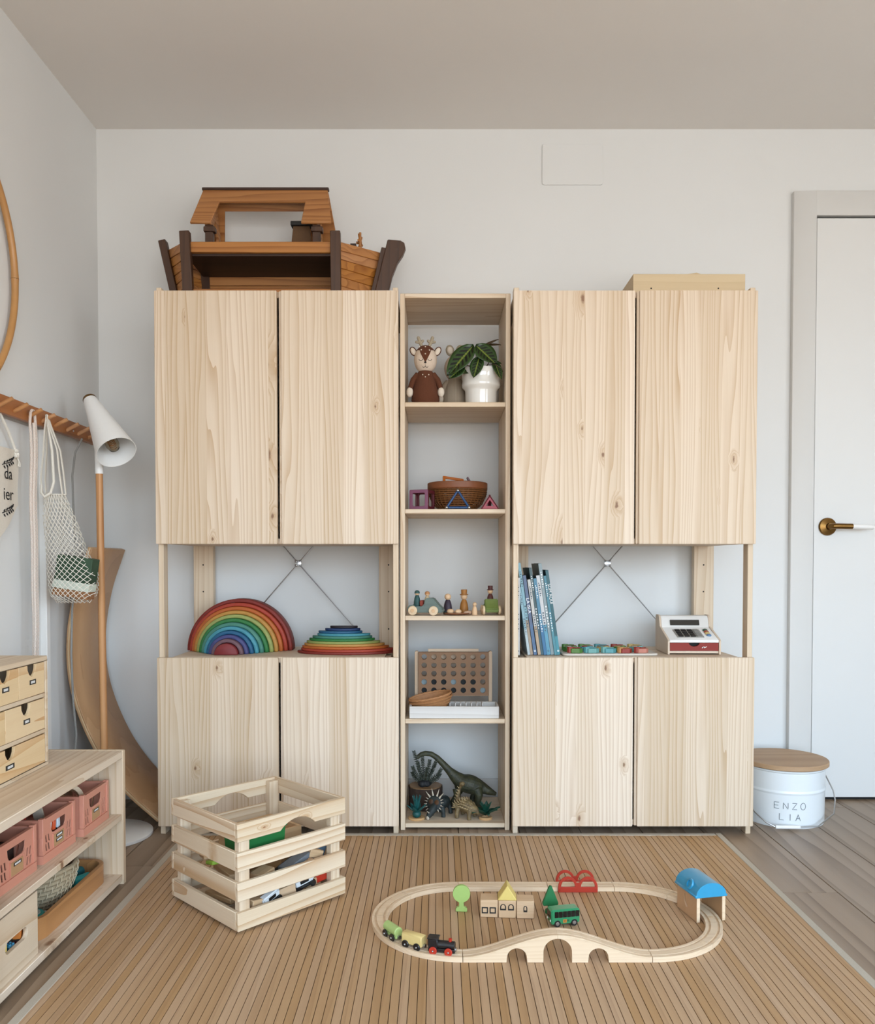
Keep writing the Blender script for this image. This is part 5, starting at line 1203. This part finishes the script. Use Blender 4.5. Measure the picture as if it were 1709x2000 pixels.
# trees, houses, bus
RZ0 = RUGZ + .0002
tr1 = thing('toy_tree', 'lime green round wooden toy tree inside the track oval', 'toy tree', (.062, 2.125, RZ0), R(-4))
b = MB().prism([(-.0145, 0), (.0145, 0), (.0150, .006), (.012, .011), (.0065, .0125), (.0060, .024)] + arc(0, .046, .0225, R(-73), R(253), 26) + [(-.0060, .024), (-.0065, .0125), (-.012, .011), (-.0150, .006)], .005, XZ(0), -.005); b.build('tree_shape', plain('tree_lime', '9DB866', .5), tr1, .0012)
tr2 = thing('toy_tree', 'dark green pointed wooden toy tree behind the bus', 'toy tree', (.290, 2.112, RZ0), R(3))
b = MB().prism([(-.0130, 0), (.0130, 0), (.0135, .006), (.011, .011), (.0065, .0125), (.0055, .021), (.017, .0205), (.0205, .024), (.0200, .029), (.0035, .070), (0, .072), (-.0035, .070), (-.0200, .029), (-.0205, .024), (-.017, .0205), (-.0055, .021), (-.0065, .0125), (-.011, .011), (-.0135, .006)], .005, XZ(0), -.005); b.build('tree_shape', plain('tree_green', '1F6B3A', .5), tr2, .0012)
m_cube = wood('cube_beech', 'X', base='CDAB86', grain='B8946C', lines=120, contrast=.4, tint=.05)
def outline(mb, pts, w, m):
    n = len(pts); c = (sum(p[0] for p in pts) / n, sum(p[1] for p in pts) / n)
    mb.plate([pts, [(c[0] + (x - c[0]) * (1 - w[0]), c[1] + (y - c[1]) * (1 - w[1])) for x, y in pts]], .0006, m, .0001)
for k, (x, lb) in enumerate(((.132, 'wooden cube printed with two square windows'), (.178, 'wooden cube printed with two arched windows, under the yellow roof'), (.2235, 'wooden cube printed with one small arched window'))):
    o = thing('house_cube', lb, 'toy block', (x, 2.108 - .004 * k, RZ0), R(-3), 'wooden house cubes inside the track')
    c_ = MB().box(-.0222, .0222, -.0222, .0222, 0, .0444).build('cube', m_cube, o, .0015)
    b = MB(); m_ = XZ(-.0222)
    if k == 0:
        for u in (-.0105, .0095): outline(b, [(u - .0080, .0105), (u + .0080, .0105), (u + .0080, .0265), (u - .0080, .0265)], (.36, .36), m_)
    elif k == 1:
        for u in (-.0105, .0095): outline(b, [(u - .0075, .0200), (u + .0075, .0200), (u + .0075, .0280)] + arc(u, .0285, .0075, 0, pi, 8)[1:-1] + [(u - .0075, .0280)], (.36, .36), m_)
    else: outline(b, [(-.0048, .0170), (.0048, .0170), (.0048, .0275)] + arc(0, .028, .0048, 0, pi, 8)[1:-1] + [(-.0048, .0275)], (.46, .40), m_)
    b.build('window_print', m_black, c_)
o = MB().prism([(-.0245, 0), (.0245, 0), (0, .038)], .022, XZ(0), -.022).build('roof_block', plain('roof_yellow', 'D8BE6C', .5), None, .0015); o.location = (.178, 2.104, RZ0 + .0447); o.rotation_euler = (0, 0, R(-3)); tag(o, 'yellow triangular roof block on the middle wooden cube', 'toy block')

bs = thing('toy_bus', 'small green toy bus with dark windows and an orange side sign', 'toy bus', (.314, 2.048, RZ0), R(12))
m_bus = plain('bus_green', '2E8A5A', .35, coat=.4); m_glass = plain('bus_glass', '07080A', .12, coat=.6)
prof_ = rrect(-.0375, .0375, .0065, .043, .006, 4)
MB().plate([prof_], .0155, XZ(0), -.0155).build('bus_body', m_bus, bs, .0025, 2)
for k in range(6):
    u = -.0285 + k * .0108
    for s in (-1, 1): MB().plate([rrect(u, u + .0100, .0235, .0385, .001, 2)], .0007, frame((0, s * .0155, 0), (1, 0, 0), (0, 0, 1)) if s < 0 else frame((0, .0155, 0), (1, 0, 0), (0, 0, 1)), -.0007).build('window', m_glass, bs)
MB().plate([rrect(-.0132, .0132, .0215, .0385, .002, 2)], .0008, frame((-.0375, 0, 0), (0, -1, 0), (0, 0, 1)), -.0002).build('windscreen', m_glass, bs)
for s in (-1, 1): MB().lathe([(0, 0), (.0030, 0), (.0022, .0012), (0, .0015)], 12, frame((-.0376, s * .0105, .0155), (0, -1, 0), (0, 0, 1))).build('headlamp', m_white, bs)
for x in (-.021, .023):
    for s in (-1, 1):
        wo = MB().cyl((x, s * .0125, .0085), (x, s * .0163, .0085), .0085, n=20).build('wheel', m_black, bs, .0008)
        MB().lathe([(0, 0), (.0048, 0), (.0040, .001), (0, .0012)], 16, frame((x, s * .0163, .0085), (1, 0, 0), (0, 0, 1)) if s < 0 else frame((x, .0163, .0085), (-1, 0, 0), (0, 0, 1))).build('hubcap', m_steel, wo)
sg = MB().box(-.0065, .0030, -.0163, -.0155, .0105, .0185).build('sign', plain('sign_orange', 'D08A3C', .5), bs)
text(MB(), 'H', .0085, frame((-.0018, -.0164, .0145), (1, 0, 0), (0, 0, 1)), .0003).build('number', plain('number_red', '6E1A12', .5), sg)
b = MB()
for z in (.0130, .0155): b.box(.0045, .0095, -.0160, -.0155, z, z + .0012)
b.build('speed_line', m_black, sg)

# red arched bridge sides and station
rb = thing('red_bridge', 'red plastic double-arched bridge walls around the back straight track', 'toy bridge', (.384, 0, RZ0))
rb.location = (.384, TCY + RC, RZ0)
m_rbr = plain('bridge_red', 'A82C14', .45)
for y in (-.0245, .0245):
    o1 = [(-.054, 0), (.054, 0)] + arc(.0275, .0135, .0265, 0, pi * .86, 14, .0300) + arc(-.0275, .0135, .0265, pi * .14, pi, 14, .0300)
    hs = [[(c - .019, .0150), (c + .019, .0150)] + arc(c, .0155, .019, R(8), R(172), 12, .0200) for c in (-.0272, .0272)]
    MB().plate([o1] + hs, .004 + (0 if y < 0 else 0), XZ(y + .002), 0.0).build('arch_wall', m_rbr, rb, .0006)
for s in (-1, 1): MB().cyl((s * .048, -.0265, .006), (s * .048, -.0278, .006), .0028, n=12).build('rivet', m_rbr, rb)
stn = thing('toy_station', 'wooden toy station tunnel with blue barrel roof over the right track curve', 'toy station', (.676, 2.112, RZ0), R(12))
m_swall = wood('station_wood', 'Z', base='C49C76', grain='AC8460', lines=80, contrast=.4)
for s in (-1, 1):
    hl = [[(-.004, .022), (.002, .018), (.012, .030), (.014, .050), (.009, .052), (.007, .034)]]
    MB().plate([[(-.050, 0), (.050, 0), (.050, .062), (-.050, .062)]] + (hl if s < 0 else []), .0035, frame((s * .035, 0, 0), (0, 1, 0), (0, 0, 1)), -.0035).build('side_wall', m_swall, stn, .0008)
    MB().box(s * .035 - .0045, s * .035 + .0045, -.0525, -.0503, 0, .062).build('door_post', m_track, stn, .0008)
m_blu = plain('roof_blue', '2E93BC', .3, coat=.3)
rf = MB().plate([[(-.044, .062), (.044, .062), (.044, .068)] + arc(0, .068, .041, 0, pi, 18, .030) + [(-.044, .068)]], .054, XZ(0), -.054).build('roof', m_blu, stn, .0012)
dm = MB().lathe([(0, 0), (.014, 0), (.013, .004), (.009, .0045), (.009, .001), (0, .001)], 18, frame((-.0355, -.012, .083), (0, -1, 0), (.45, 0, .9))); dm.build('dormer', m_blu, rf)
# ------------------------------------------------------------------ slatted pine crate with toys
FC, LC_, RC_ = V((-.483, 1.986)), V((-.732, 2.198)), V((-.2475, 2.2265))
ang = math.atan2(RC_.y - FC.y, RC_.x - FC.x); CW, CD, CH = .335, .327, .268
m_crX = wood('crate_pine_x', 'X', base='DFCAAD', grain='B98E60', knot='8A5A34', lines=85, kdens=4.5, tint=.07, dist=6, contrast=1.0)
m_crY = wood('crate_pine_y', 'Y', base='DFCAAD', grain='B98E60', knot='8A5A34', lines=85, kdens=4.5, tint=.07, dist=6, contrast=1.0)
wc = thing('slatted_crate', 'pale pine slatted crate full of wooden toys on the rug', 'crate', (FC.x, FC.y, RUGZ + .0002), ang)
ZS = [(.006, .051), (.079, .124), (.152, .197), (.224, CH)]
for i, (z0, z1) in enumerate(ZS):
    for y in (0, CD - .011):
        if i == 3:
            c = CW * .535; h = z0; n_ = 16
            notch = [(c - .062 + .124 * q, z0 + .024 * (sin(pi * min(1, max(0, (q - .08) / .84)))) ** .7) for q in [k / n_ for k in range(n_ + 1)]]
            poly = [(0, z0)] + notch + [(CW, z0), (CW, z1), (0, z1)]
            MB().prism(poly, .011, XZ(y + .011)).build('slat', m_crX, wc, .0012)
        else: MB().box(0, CW, y, y + .011, z0, z1).build('slat', m_crX, wc, .0012)
    for x in (0, CW - .011): MB().box(x, x + .011, .0112, CD - .0112, z0, z1).build('slat', m_crY, wc, .0012)
for x in (.0112, CW - .0112 - .030):
    for y in (.0112, CD - .0112 - .020): MB().box(x, x + .030, y, y + .020, 0, .262).build('corner_post', m_pineZs, wc, .0012)
for k in range(5): MB().box(.0113, CW - .0113, .034 + k * .053, .034 + k * .053 + .047, .006, .013).build('bottom_slat', m_crX, wc, .0008)
CM = M4.Translation((FC.x, FC.y, RUGZ + .0002)) @ M4.Rotation(ang, 4, 'Z')
def inside(o, x, y, z, rx=0, ry=0, rz=0): o.matrix_world = CM @ TR(x, y, z, R(rx), R(ry), R(rz)); o.location = CM @ V((x, y, z)); o.rotation_euler = (CM.to_3x3() @ Euler((R(rx), R(ry), R(rz))).to_matrix()).to_euler(); return o
m_toyw = wood('toy_beech', 'X', base='C9A67E', grain='AE8860', lines=90, contrast=.5, tint=.16)
m_grb = plain('bin_green', '1F6B34', .4); m_whp = plain('toy_white', 'D8DADA', .4); m_gry = plain('toy_grey', '6C7074', .45, var=.3)
gb2 = thing('green_bin', 'green plastic box standing inside the slatted crate', 'box'); inside(gb2, .105, .085, .158, 0, 0, 4)
MB().plate([[(-.06, 0), (.06, 0), (.066, .066), (-.066, .066)]], .002, XZ(-.040)).plate([[(-.06, 0), (.06, 0), (.066, .066), (-.066, .066)]], .002, XZ(.042)).box(-.06, .06, -.04, .04, 0, .003).build('wall', m_grb, gb2)
for s in (-1, 1): MB().bar((s * .060, 0, 0), (s * .065, 0, .066), .002, .08, (0, 1, 0)).build('end_wall', m_grb, gb2)
MB().box(-.070, .070, -.045, -.041, .060, .068).build('rim', m_grb, gb2, .001)
ub = thing('toy_bed', 'small pine tray box lying in the back of the slatted crate', 'box'); inside(ub, .200, .205, .115, 0, 0, 0)
MB().box(-.085, .085, -.075, -.067, 0, .06).build('wall', m_toyw, ub, .001); MB().box(-.085, .085, .067, .075, 0, .06).build('wall', m_toyw, ub, .001); MB().box(-.085, -.077, -.0668, .0668, 0, .06).build('wall', m_toyw, ub, .001); MB().box(.077, .085, -.0668, .0668, 0, .06).build('wall', m_toyw, ub, .001); MB().box(-.0768, .0768, -.0668, .0668, 0, .005).build('tray_floor', m_toyw, ub)
IT = [('long flat wooden plank, lowest along the left side of the crate', (.120, .020, .012), (.055, .170, .030), (0, 4, 92), m_toyw), ('short tilted plank near the front corner of the crate', (.105, .022, .012), (.075, .075, .032), (0, 18, 40), m_toyw),
      ('thick wooden block low at the front of the crate', (.060, .040, .028), (.085, .045, .042), (0, 6, 5), m_toyw), ('wooden block in the middle of the crate front', (.055, .035, .030), (.165, .046, .050), (4, -10, -6), m_toyw),
      ('wooden block behind the middle slat gap of the crate', (.050, .040, .030), (.105, .050, .104), (0, -8, 12), m_toyw), ('grey plastic slab leaning behind the middle gap of the crate', (.100, .035, .014), (.205, .046, .118), (0, -14, 8), m_gry),
      ('dark toy bar across the crate behind the middle gap', (.140, .018, .012), (.19, .066, .108), (0, -12, 14), m_black), ('wooden plank at the right end behind the middle gap', (.045, .030, .022), (.262, .046, .124), (0, 20, 0), m_toyw),
      ('blue grey toy panel at the right corner of the crate', (.035, .014, .045), (.292, .062, .118), (0, 24, 0), plain('toy_blue', '5C7486', .5)), ('red toy block at the right end of the crate', (.050, .040, .036), (.285, .052, .064), (0, -6, 0), m_rd),
      ('wooden block beside the red one in the crate', (.045, .035, .030), (.255, .048, .046), (0, 12, 20), m_toyw), ('big wooden plank lying across the crate middle', (.15, .06, .014), (.090, .170, .090), (4, 6, 75), m_toyw),
      ('lime green toy plate on the left side of the crate', (.050, .035, .010), (.046, .180, .122), (0, 14, 80), plain('toy_lime', '8FB23A', .5)), ('bundle plank at the left rear corner of the crate', (.070, .016, .016), (.052, .245, .122), (0, 10, 70), m_toyw), ('brown wooden slab at the rear of the crate', (.12, .09, .03), (.190, .220, .060), (0, 0, 10), m_toyw)]
for lb, sz, (x, y, z), (rx, ry, rz), mt in IT:
    o = MB().box(-sz[0] / 2, sz[0] / 2, -sz[1] / 2, sz[1] / 2, -sz[2] / 2, sz[2] / 2).build('toy_block', mt, None, .0018); inside(o, x, y, z, rx, ry, rz); tag(o, lb, 'toy block', 'toys in the slatted crate')
for lb, (x, y, z), rz in (('white and black toy vehicle at the lower front of the crate', (.115, .034, .044), 8), ('white and black toy vehicle at the lower right of the crate', (.222, .036, .056), -14)):
    v_ = thing('toy_vehicle', lb, 'toy vehicle', group='toys in the slatted crate'); inside(v_, x, y, z, 6, -16, rz)
    MB().box(-.028, .028, -.011, .011, 0, .020).build('shell', m_whp, v_, .004, 2); MB().box(-.034, .030, -.0125, .0125, -.008, -.0005).build('chassis', m_black, v_, .002)
    for xx in (-.02, .02): MB().cyl((xx, -.016, -.004), (xx, -.0127, -.004), .008, n=14).build('wheel', m_black, v_)
    MB().box(-.012, .012, -.0118, -.0111, .006, .015).build('window', m_black, v_)

# ------------------------------------------------------------------ wooden ark on the left cabinet
ZA = 1.8008
m_ark = wood('ark_pine', 'X', base='B57B44', grain='82491F', lines=90, contrast=1.0, dist=5, tint=.10, rough=.45); m_wal = wood('ark_walnut', 'Z', base='4E3424', grain='2E1C12', lines=60, tint=.05, rough=.45); m_walx = wood('ark_walnut_x', 'X', base='3C261A', grain='22140C', lines=60, tint=.05)
ar = thing('toy_ark', 'large wooden toy ark with open cabin on top of the left cabinet', 'toy ark')
yn, yc_, yf_ = 2.862, 2.985, 3.085
def quadboard(A, B, C, D, t, name, mat, bev=.0015):
    """a board with corners A B C D (anticlockwise seen from outside) and thickness t"""
    A, B, C, D = (V(q) for q in (A, B, C, D)); n = (B - A).cross(D - A).normalized() * t
    return MB().add([A, B, C, D, A - n, B - n, C - n, D - n], [(0, 1, 2, 3), (7, 6, 5, 4), (0, 4, 5, 1), (1, 5, 6, 2), (2, 6, 7, 3), (3, 7, 4, 0)]).build(name, mat, ar, bev)
def lerp(a, b_, q): return tuple(a[i] + (b_[i] - a[i]) * q for i in range(3))
# clapboards at the two ends of the near side, then the far side
ends = [((-.868, yn, 2.005), (-.852, yn, ZA), (-.962, yc_, 2.022), (-.915, yc_, ZA), -1), ((-.345, yn, 2.008), (-.345, yn, ZA), (-.196, yc_, 2.012), (-.250, yc_, ZA), 1)]
for T0, B0, T1, B1, s in ends:
    N = 7
    for k in range(N):
        q0, q1 = k / N, (k + 1) / N
        a, b_, c, d = lerp(B0, T0, q0), lerp(B1, T1, q0), lerp(B1, T1, q1), lerp(B0, T0, q1)
        out_ = V((0, -.004, 0)); a = V(a) + out_; b_ = V(b_) + out_
        if s < 0: quadboard(b_, a, d, c, .009, 'hull_board', m_ark)
        else: quadboard(a, b_, c, d, .009, 'hull_board', m_ark)
    f0, f1 = (T0[0], yf_, T0[2]), (B0[0], yf_, B0[2])
    for k in range(N):
        q0, q1 = k / N, (k + 1) / N
        a, b_, c, d = lerp(f1, f0, q0), lerp(B1, T1, q0), lerp(B1, T1, q1), lerp(f1, f0, q1)
        quadboard(a, b_, c, d, -.009, 'hull_board', m_ark) if s < 0 else quadboard(b_, a, d, c, -.009, 'hull_board', m_ark)
# posts
for (xt, xb, w_) in ((-.861, -.849, .034), (-.348, -.346, .034)):
    MB().bar((xb, yn - .006, ZA + .003), (xt, yn - .006, 2.036), w_, .026, (0, 1, 0)).build('hull_post', m_wal, ar, .002); MB().bar((xb, yf_ + .004, ZA + .003), (xt, yf_ + .004, 2.036), w_, .022, (0, 1, 0)).build('hull_post', m_wal, ar, .002)
MB().bar((-.922, yc_ - .008, ZA + .006), (-.976, yc_ - .008, 2.050), .026, .034, (0, 1, 0)).build('stern_post', m_wal, ar, .002)
MB().bar((-.243, yc_ - .012, ZA + .005), (-.190, yc_ - .012, 2.022), .016, .03, (0, 1, 0)).build('bow_post', m_wal, ar, .002)
st_ = [(-.238, ZA), (-.182, ZA), (-.172, 1.87), (-.160, 1.92), (-.142, 1.965), (-.122, 1.995), (-.113, 2.018), (-.117, 2.036), (-.130, 2.044), (-.176, 2.048)]
MB().prism(st_, .014, XZ(yc_ - .02), -.014).build('bow_stem', m_wal, ar, .003)
# near rail, deck, inner far wall
MB().box(-.848, -.362, yn - .004, yn + .010, 1.967, 2.004).build('top_rail', m_ark, ar, .002); MB().box(-.848, -.362, yn - .004, yn + .010, ZA, 1.818 + .026).build('bottom_rail', m_ark, ar, .002)
MB().box(-.862, -.345, yn + .011, yf_ - .002, 1.960, 1.972).build('deck', m_walx, ar); MB().box(-.850, -.345, yn + .011, yf_ - .002, ZA, ZA + .012).build('hold_floor', m_walx, ar)
for k in range(5): MB().box(-.850, -.350, yf_ - .001, yf_ + .008, ZA + .014 + k * .038, ZA + .051 + k * .038).build('hull_board', m_ark if k >= 2 else m_walx, ar, .001)
# cabin with gabled roof
ZR, ZE = 2.226, 2.076; yr = 2.985; ye0, ye1 = 2.893, 3.077
def roof(side):
    ye = ye0 if side < 0 else ye1
    o_ = V((0, yr, ZR)); dv = V((0, ye - yr, ZE - ZR)); Ls = dv.length; fr_ = frame(o_, (1, 0, 0), -dv if side < 0 else dv) 
    sg = -1 if side < 0 else 1
    poly = [(-.832, 0), (-.389, 0), (-.366, sg * Ls), (-.470, sg * Ls), (-.464, sg * Ls * .36), (-.766, sg * Ls * .36), (-.782, sg * Ls), (-.853, sg * Ls)]
    MB().plate([poly], .009, fr_, 0).build('roof_panel', m_ark, ar, .0015)
roof(-1); roof(1)
MB().box(-.836, -.386, yr - .010, yr + .010, ZR + .004, ZR + .014).build('ridge', m_walx, ar, .002)
for x in (-.800, -.428):
    MB().plate([[(ye0 + .022, 1.972), (ye1 - .022, 1.972), (ye1 - .022, ZE + .020), (yr, ZR - .010), (ye0 + .022, ZE + .020)], [(ye0 + .05, 1.995), (ye1 - .05, 1.995), (ye1 - .05, ZE), (yr, ZE + .05), (ye0 + .05, ZE)]], .010, frame((x, 0, 0), (0, 1, 0), (0, 0, 1))).build('gable_wall', m_ark, ar, .001)
    MB().box(x - .006, x + .022, ye0 + .010, ye0 + .030, 1.972, ZE + .004).build('cabin_post', m_wal, ar, .002); MB().box(x - .010, x + .030, ye0 + .004, ye0 + .030, ZE - .022, ZE - .004).build('bracket', m_wal, ar, .002)
MB().box(-.795, -.41, ye1 - .030, ye1 - .018, 1.972, 2.004).build('cabin_sill', m_ark, ar, .001)
MB().box(-.770, -.45, yr - .006, yr + .006, ZR - .03, ZR - .012).build('ridge_beam', m_walx, ar)
MB().plate([[(-.520, 1.973), (-.434, 1.973), (-.450, 2.092), (-.508, 2.092)]], .008, XZ(2.955)).build('gangplank', plain('ark_cork', '5E4228', .8, var=.2, scale=90), ar, .001); MB().box(-.516, -.440, 2.94, 2.975, 2.092, 2.108).build('gangplank_top', m_black, ar, .002)
wb = MB().box(-.308, -.288, 2.955, 2.985, 1.97, 2.035).build('helm_post', m_walx, ar, .001)
hw = MB(); 
for k in range(8):
    a = k * pi / 4; hw.cyl((-.274, 2.97, 2.042), (-.274 + .004 * sin(a), 2.97 + .026 * sin(a), 2.042 + .036 * cos(a)), .0034, .0042, 8)
hw.tube([(-.274, 2.97 + .017 * sin(k * pi / 12), 2.042 + .020 * cos(k * pi / 12)) for k in range(24)], .004, 7, closed=True); hw.cyl((-.288, 2.97, 2.042), (-.268, 2.97, 2.042), .005, n=10); hw.build('helm_wheel', m_ark, ar)
settle(ar, (-.55, 2.985, ZA))

# flat box on the right cabinet
fb = thing('flat_box', 'shallow pale pine box lying on top of the right cabinet', 'box')
m_fb = wood('box_pine', 'X', base='CDB691', grain='B79A70', lines=40, contrast=.4, tint=.02)
ZB = 1.8008
MB().box(.655, 1.030, 2.80, 2.812, ZB, 1.874).build('front_panel', m_fb, fb, .001); MB().box(.655, 1.030, 3.05, 3.062, ZB, 1.874).build('back_panel', m_fb, fb, .001)
for x in (.655, 1.018): MB().box(x, x + .012, 2.8122, 3.0498, ZB, 1.874).build('side_panel', m_fb, fb, .001)
MB().box(.6672, 1.0178, 2.8122, 3.0498, ZB, ZB + .006).build('bottom_panel', m_fb, fb); 
for x in (.715, .94): MB().cyl((x, 2.8005, 1.826), (x, 2.7990, 1.826), .0025, n=10).build('hole', m_dark, fb)
MB().plate([[(.80, 1.860), (1.02, 1.860), (.985, 1.940), (.935, 1.955), (.865, 1.944)]], .010, XZ(3.03)).build('handle_bar', m_fb, fb, .001)
settle(fb, (.842, 2.93, ZB))

# ------------------------------------------------------------------ white bucket with wooden lid
bu = thing('lidded_bucket', 'white metal bucket with wooden lid and wire handle, lettered ENZO LIA', 'bucket', (1.233, 2.940, .0002))
m_enam = plain('enamel_white', 'E6EAEB', .3, var=.01, coat=.3)
RB_ = .1345
MB().lathe([(0, .003), (.1285, .003), (.1285, 0), (.1335, 0), (.1345, .005), (.1347, .012), (RB_ + .0014, .112), (RB_ + .0015, .115), (RB_ + .0042, .119), (RB_ + .0042, .122), (RB_ + .0015, .126), (RB_ + .0015, .129), (RB_ + .003, .184), (RB_ + .003, .188), (RB_ + .0065, .192), (RB_ + .0065, .196), (RB_ + .002, .198), (RB_ - .003, .196), (RB_ - .003, .006), (0, .006)], 72).build('pail', m_enam, bu)
MB().lathe([(0, 0.1985), (.146, .1985), (.149, .201), (.149, .213), (.147, .2155), (0, .2155)], 64).build('lid', wood('lid_pine', 'X', base='B4916C', grain='8E6A48', knot='6A4428', lines=36, dist=6, kdens=2.5, stave=.09, tint=.06), bu)
# lettering drawn with thin strokes, wrapped on the pail
ST_ = {'E': [[(1, 1), (0, 1), (0, 0), (1, 0)], [(0, .5), (.85, .5)]], 'N': [[(0, 0), (0, 1), (1, 0), (1, 1)]], 'Z': [[(0, 1), (1, 1), (0, 0), (1, 0)]], 'O': [[(.5 + .56 * cos(k * pi / 12), .5 + .54 * sin(k * pi / 12)) for k in range(25)]],
       'L': [[(0, 1), (0, 0), (.9, 0)]], 'I': [[(.5, 0), (.5, 1)]], 'A': [[(0, 0), (.5, 1), (1, 0)], [(.18, .36), (.82, .36)]]}
b = MB(); thc = R(-103)
def wrap(u, z, r=RB_ + .0014): a = thc + u / RB_; return (r * cos(a), r * sin(a), z)
for word, z0, h_, adv in (('ENZO', .067, .0215, .0285), ('LIA', .0290, .0215, .0260)):
    wtot = adv * (len(word) - 1)
    for i, c_ in enumerate(word):
        for st in ST_[c_]:
            pts = []
            for (x0, y0), (x1, y1) in zip(st, st[1:]):
                for q in range(4): pts.append((x0 + (x1 - x0) * q / 4, y0 + (y1 - y0) * q / 4))
            pts.append(st[-1]); b.tube([wrap(-wtot / 2 + i * adv + (x - .5) * .0150, z0 + y * h_) for x, y in pts], .0008, 5)
b.build('lettering', plain('grey_ink2', '3E4A50', .6), bu)
# wire handle hanging at the front
wr = [(RB_ + .004, .012, .166), (RB_ + .010, -.004, .160), (RB_ + .020, -.050, .110), (RB_ + .022, -.062, .080), (RB_ + .005, -.090, .040), (.09, -.130, .012 + .016), (.058, -.1475, .0135), (-.020, -.1500, .0105)]
hw2 = MB().tube(wr, .0024, 8).build('wire', m_steel, bu)
MB().tube([(-.088, -.1475, .0125), (-.115, -.138, .025), (-.140, -.10, .05), (-.150, -.06, .085), (-.148, -.02, .14), (-.138, .01, .166)], .0024, 8).build('wire', m_steel, bu)
MB().cyl((-.088, -.1495, .0125), (-.004, -.1500, .0115), .0062, n=14).build('grip', m_white, bu, .001)
for s in (-1, 1): MB().lathe([(0, 0), (.010, 0), (.009, .004), (0, .005)], 14, frame((s * (RB_ + .0015), .012, .166), (0, s, 0), (0, 0, 1))).build('ear_plate', m_enam, bu)
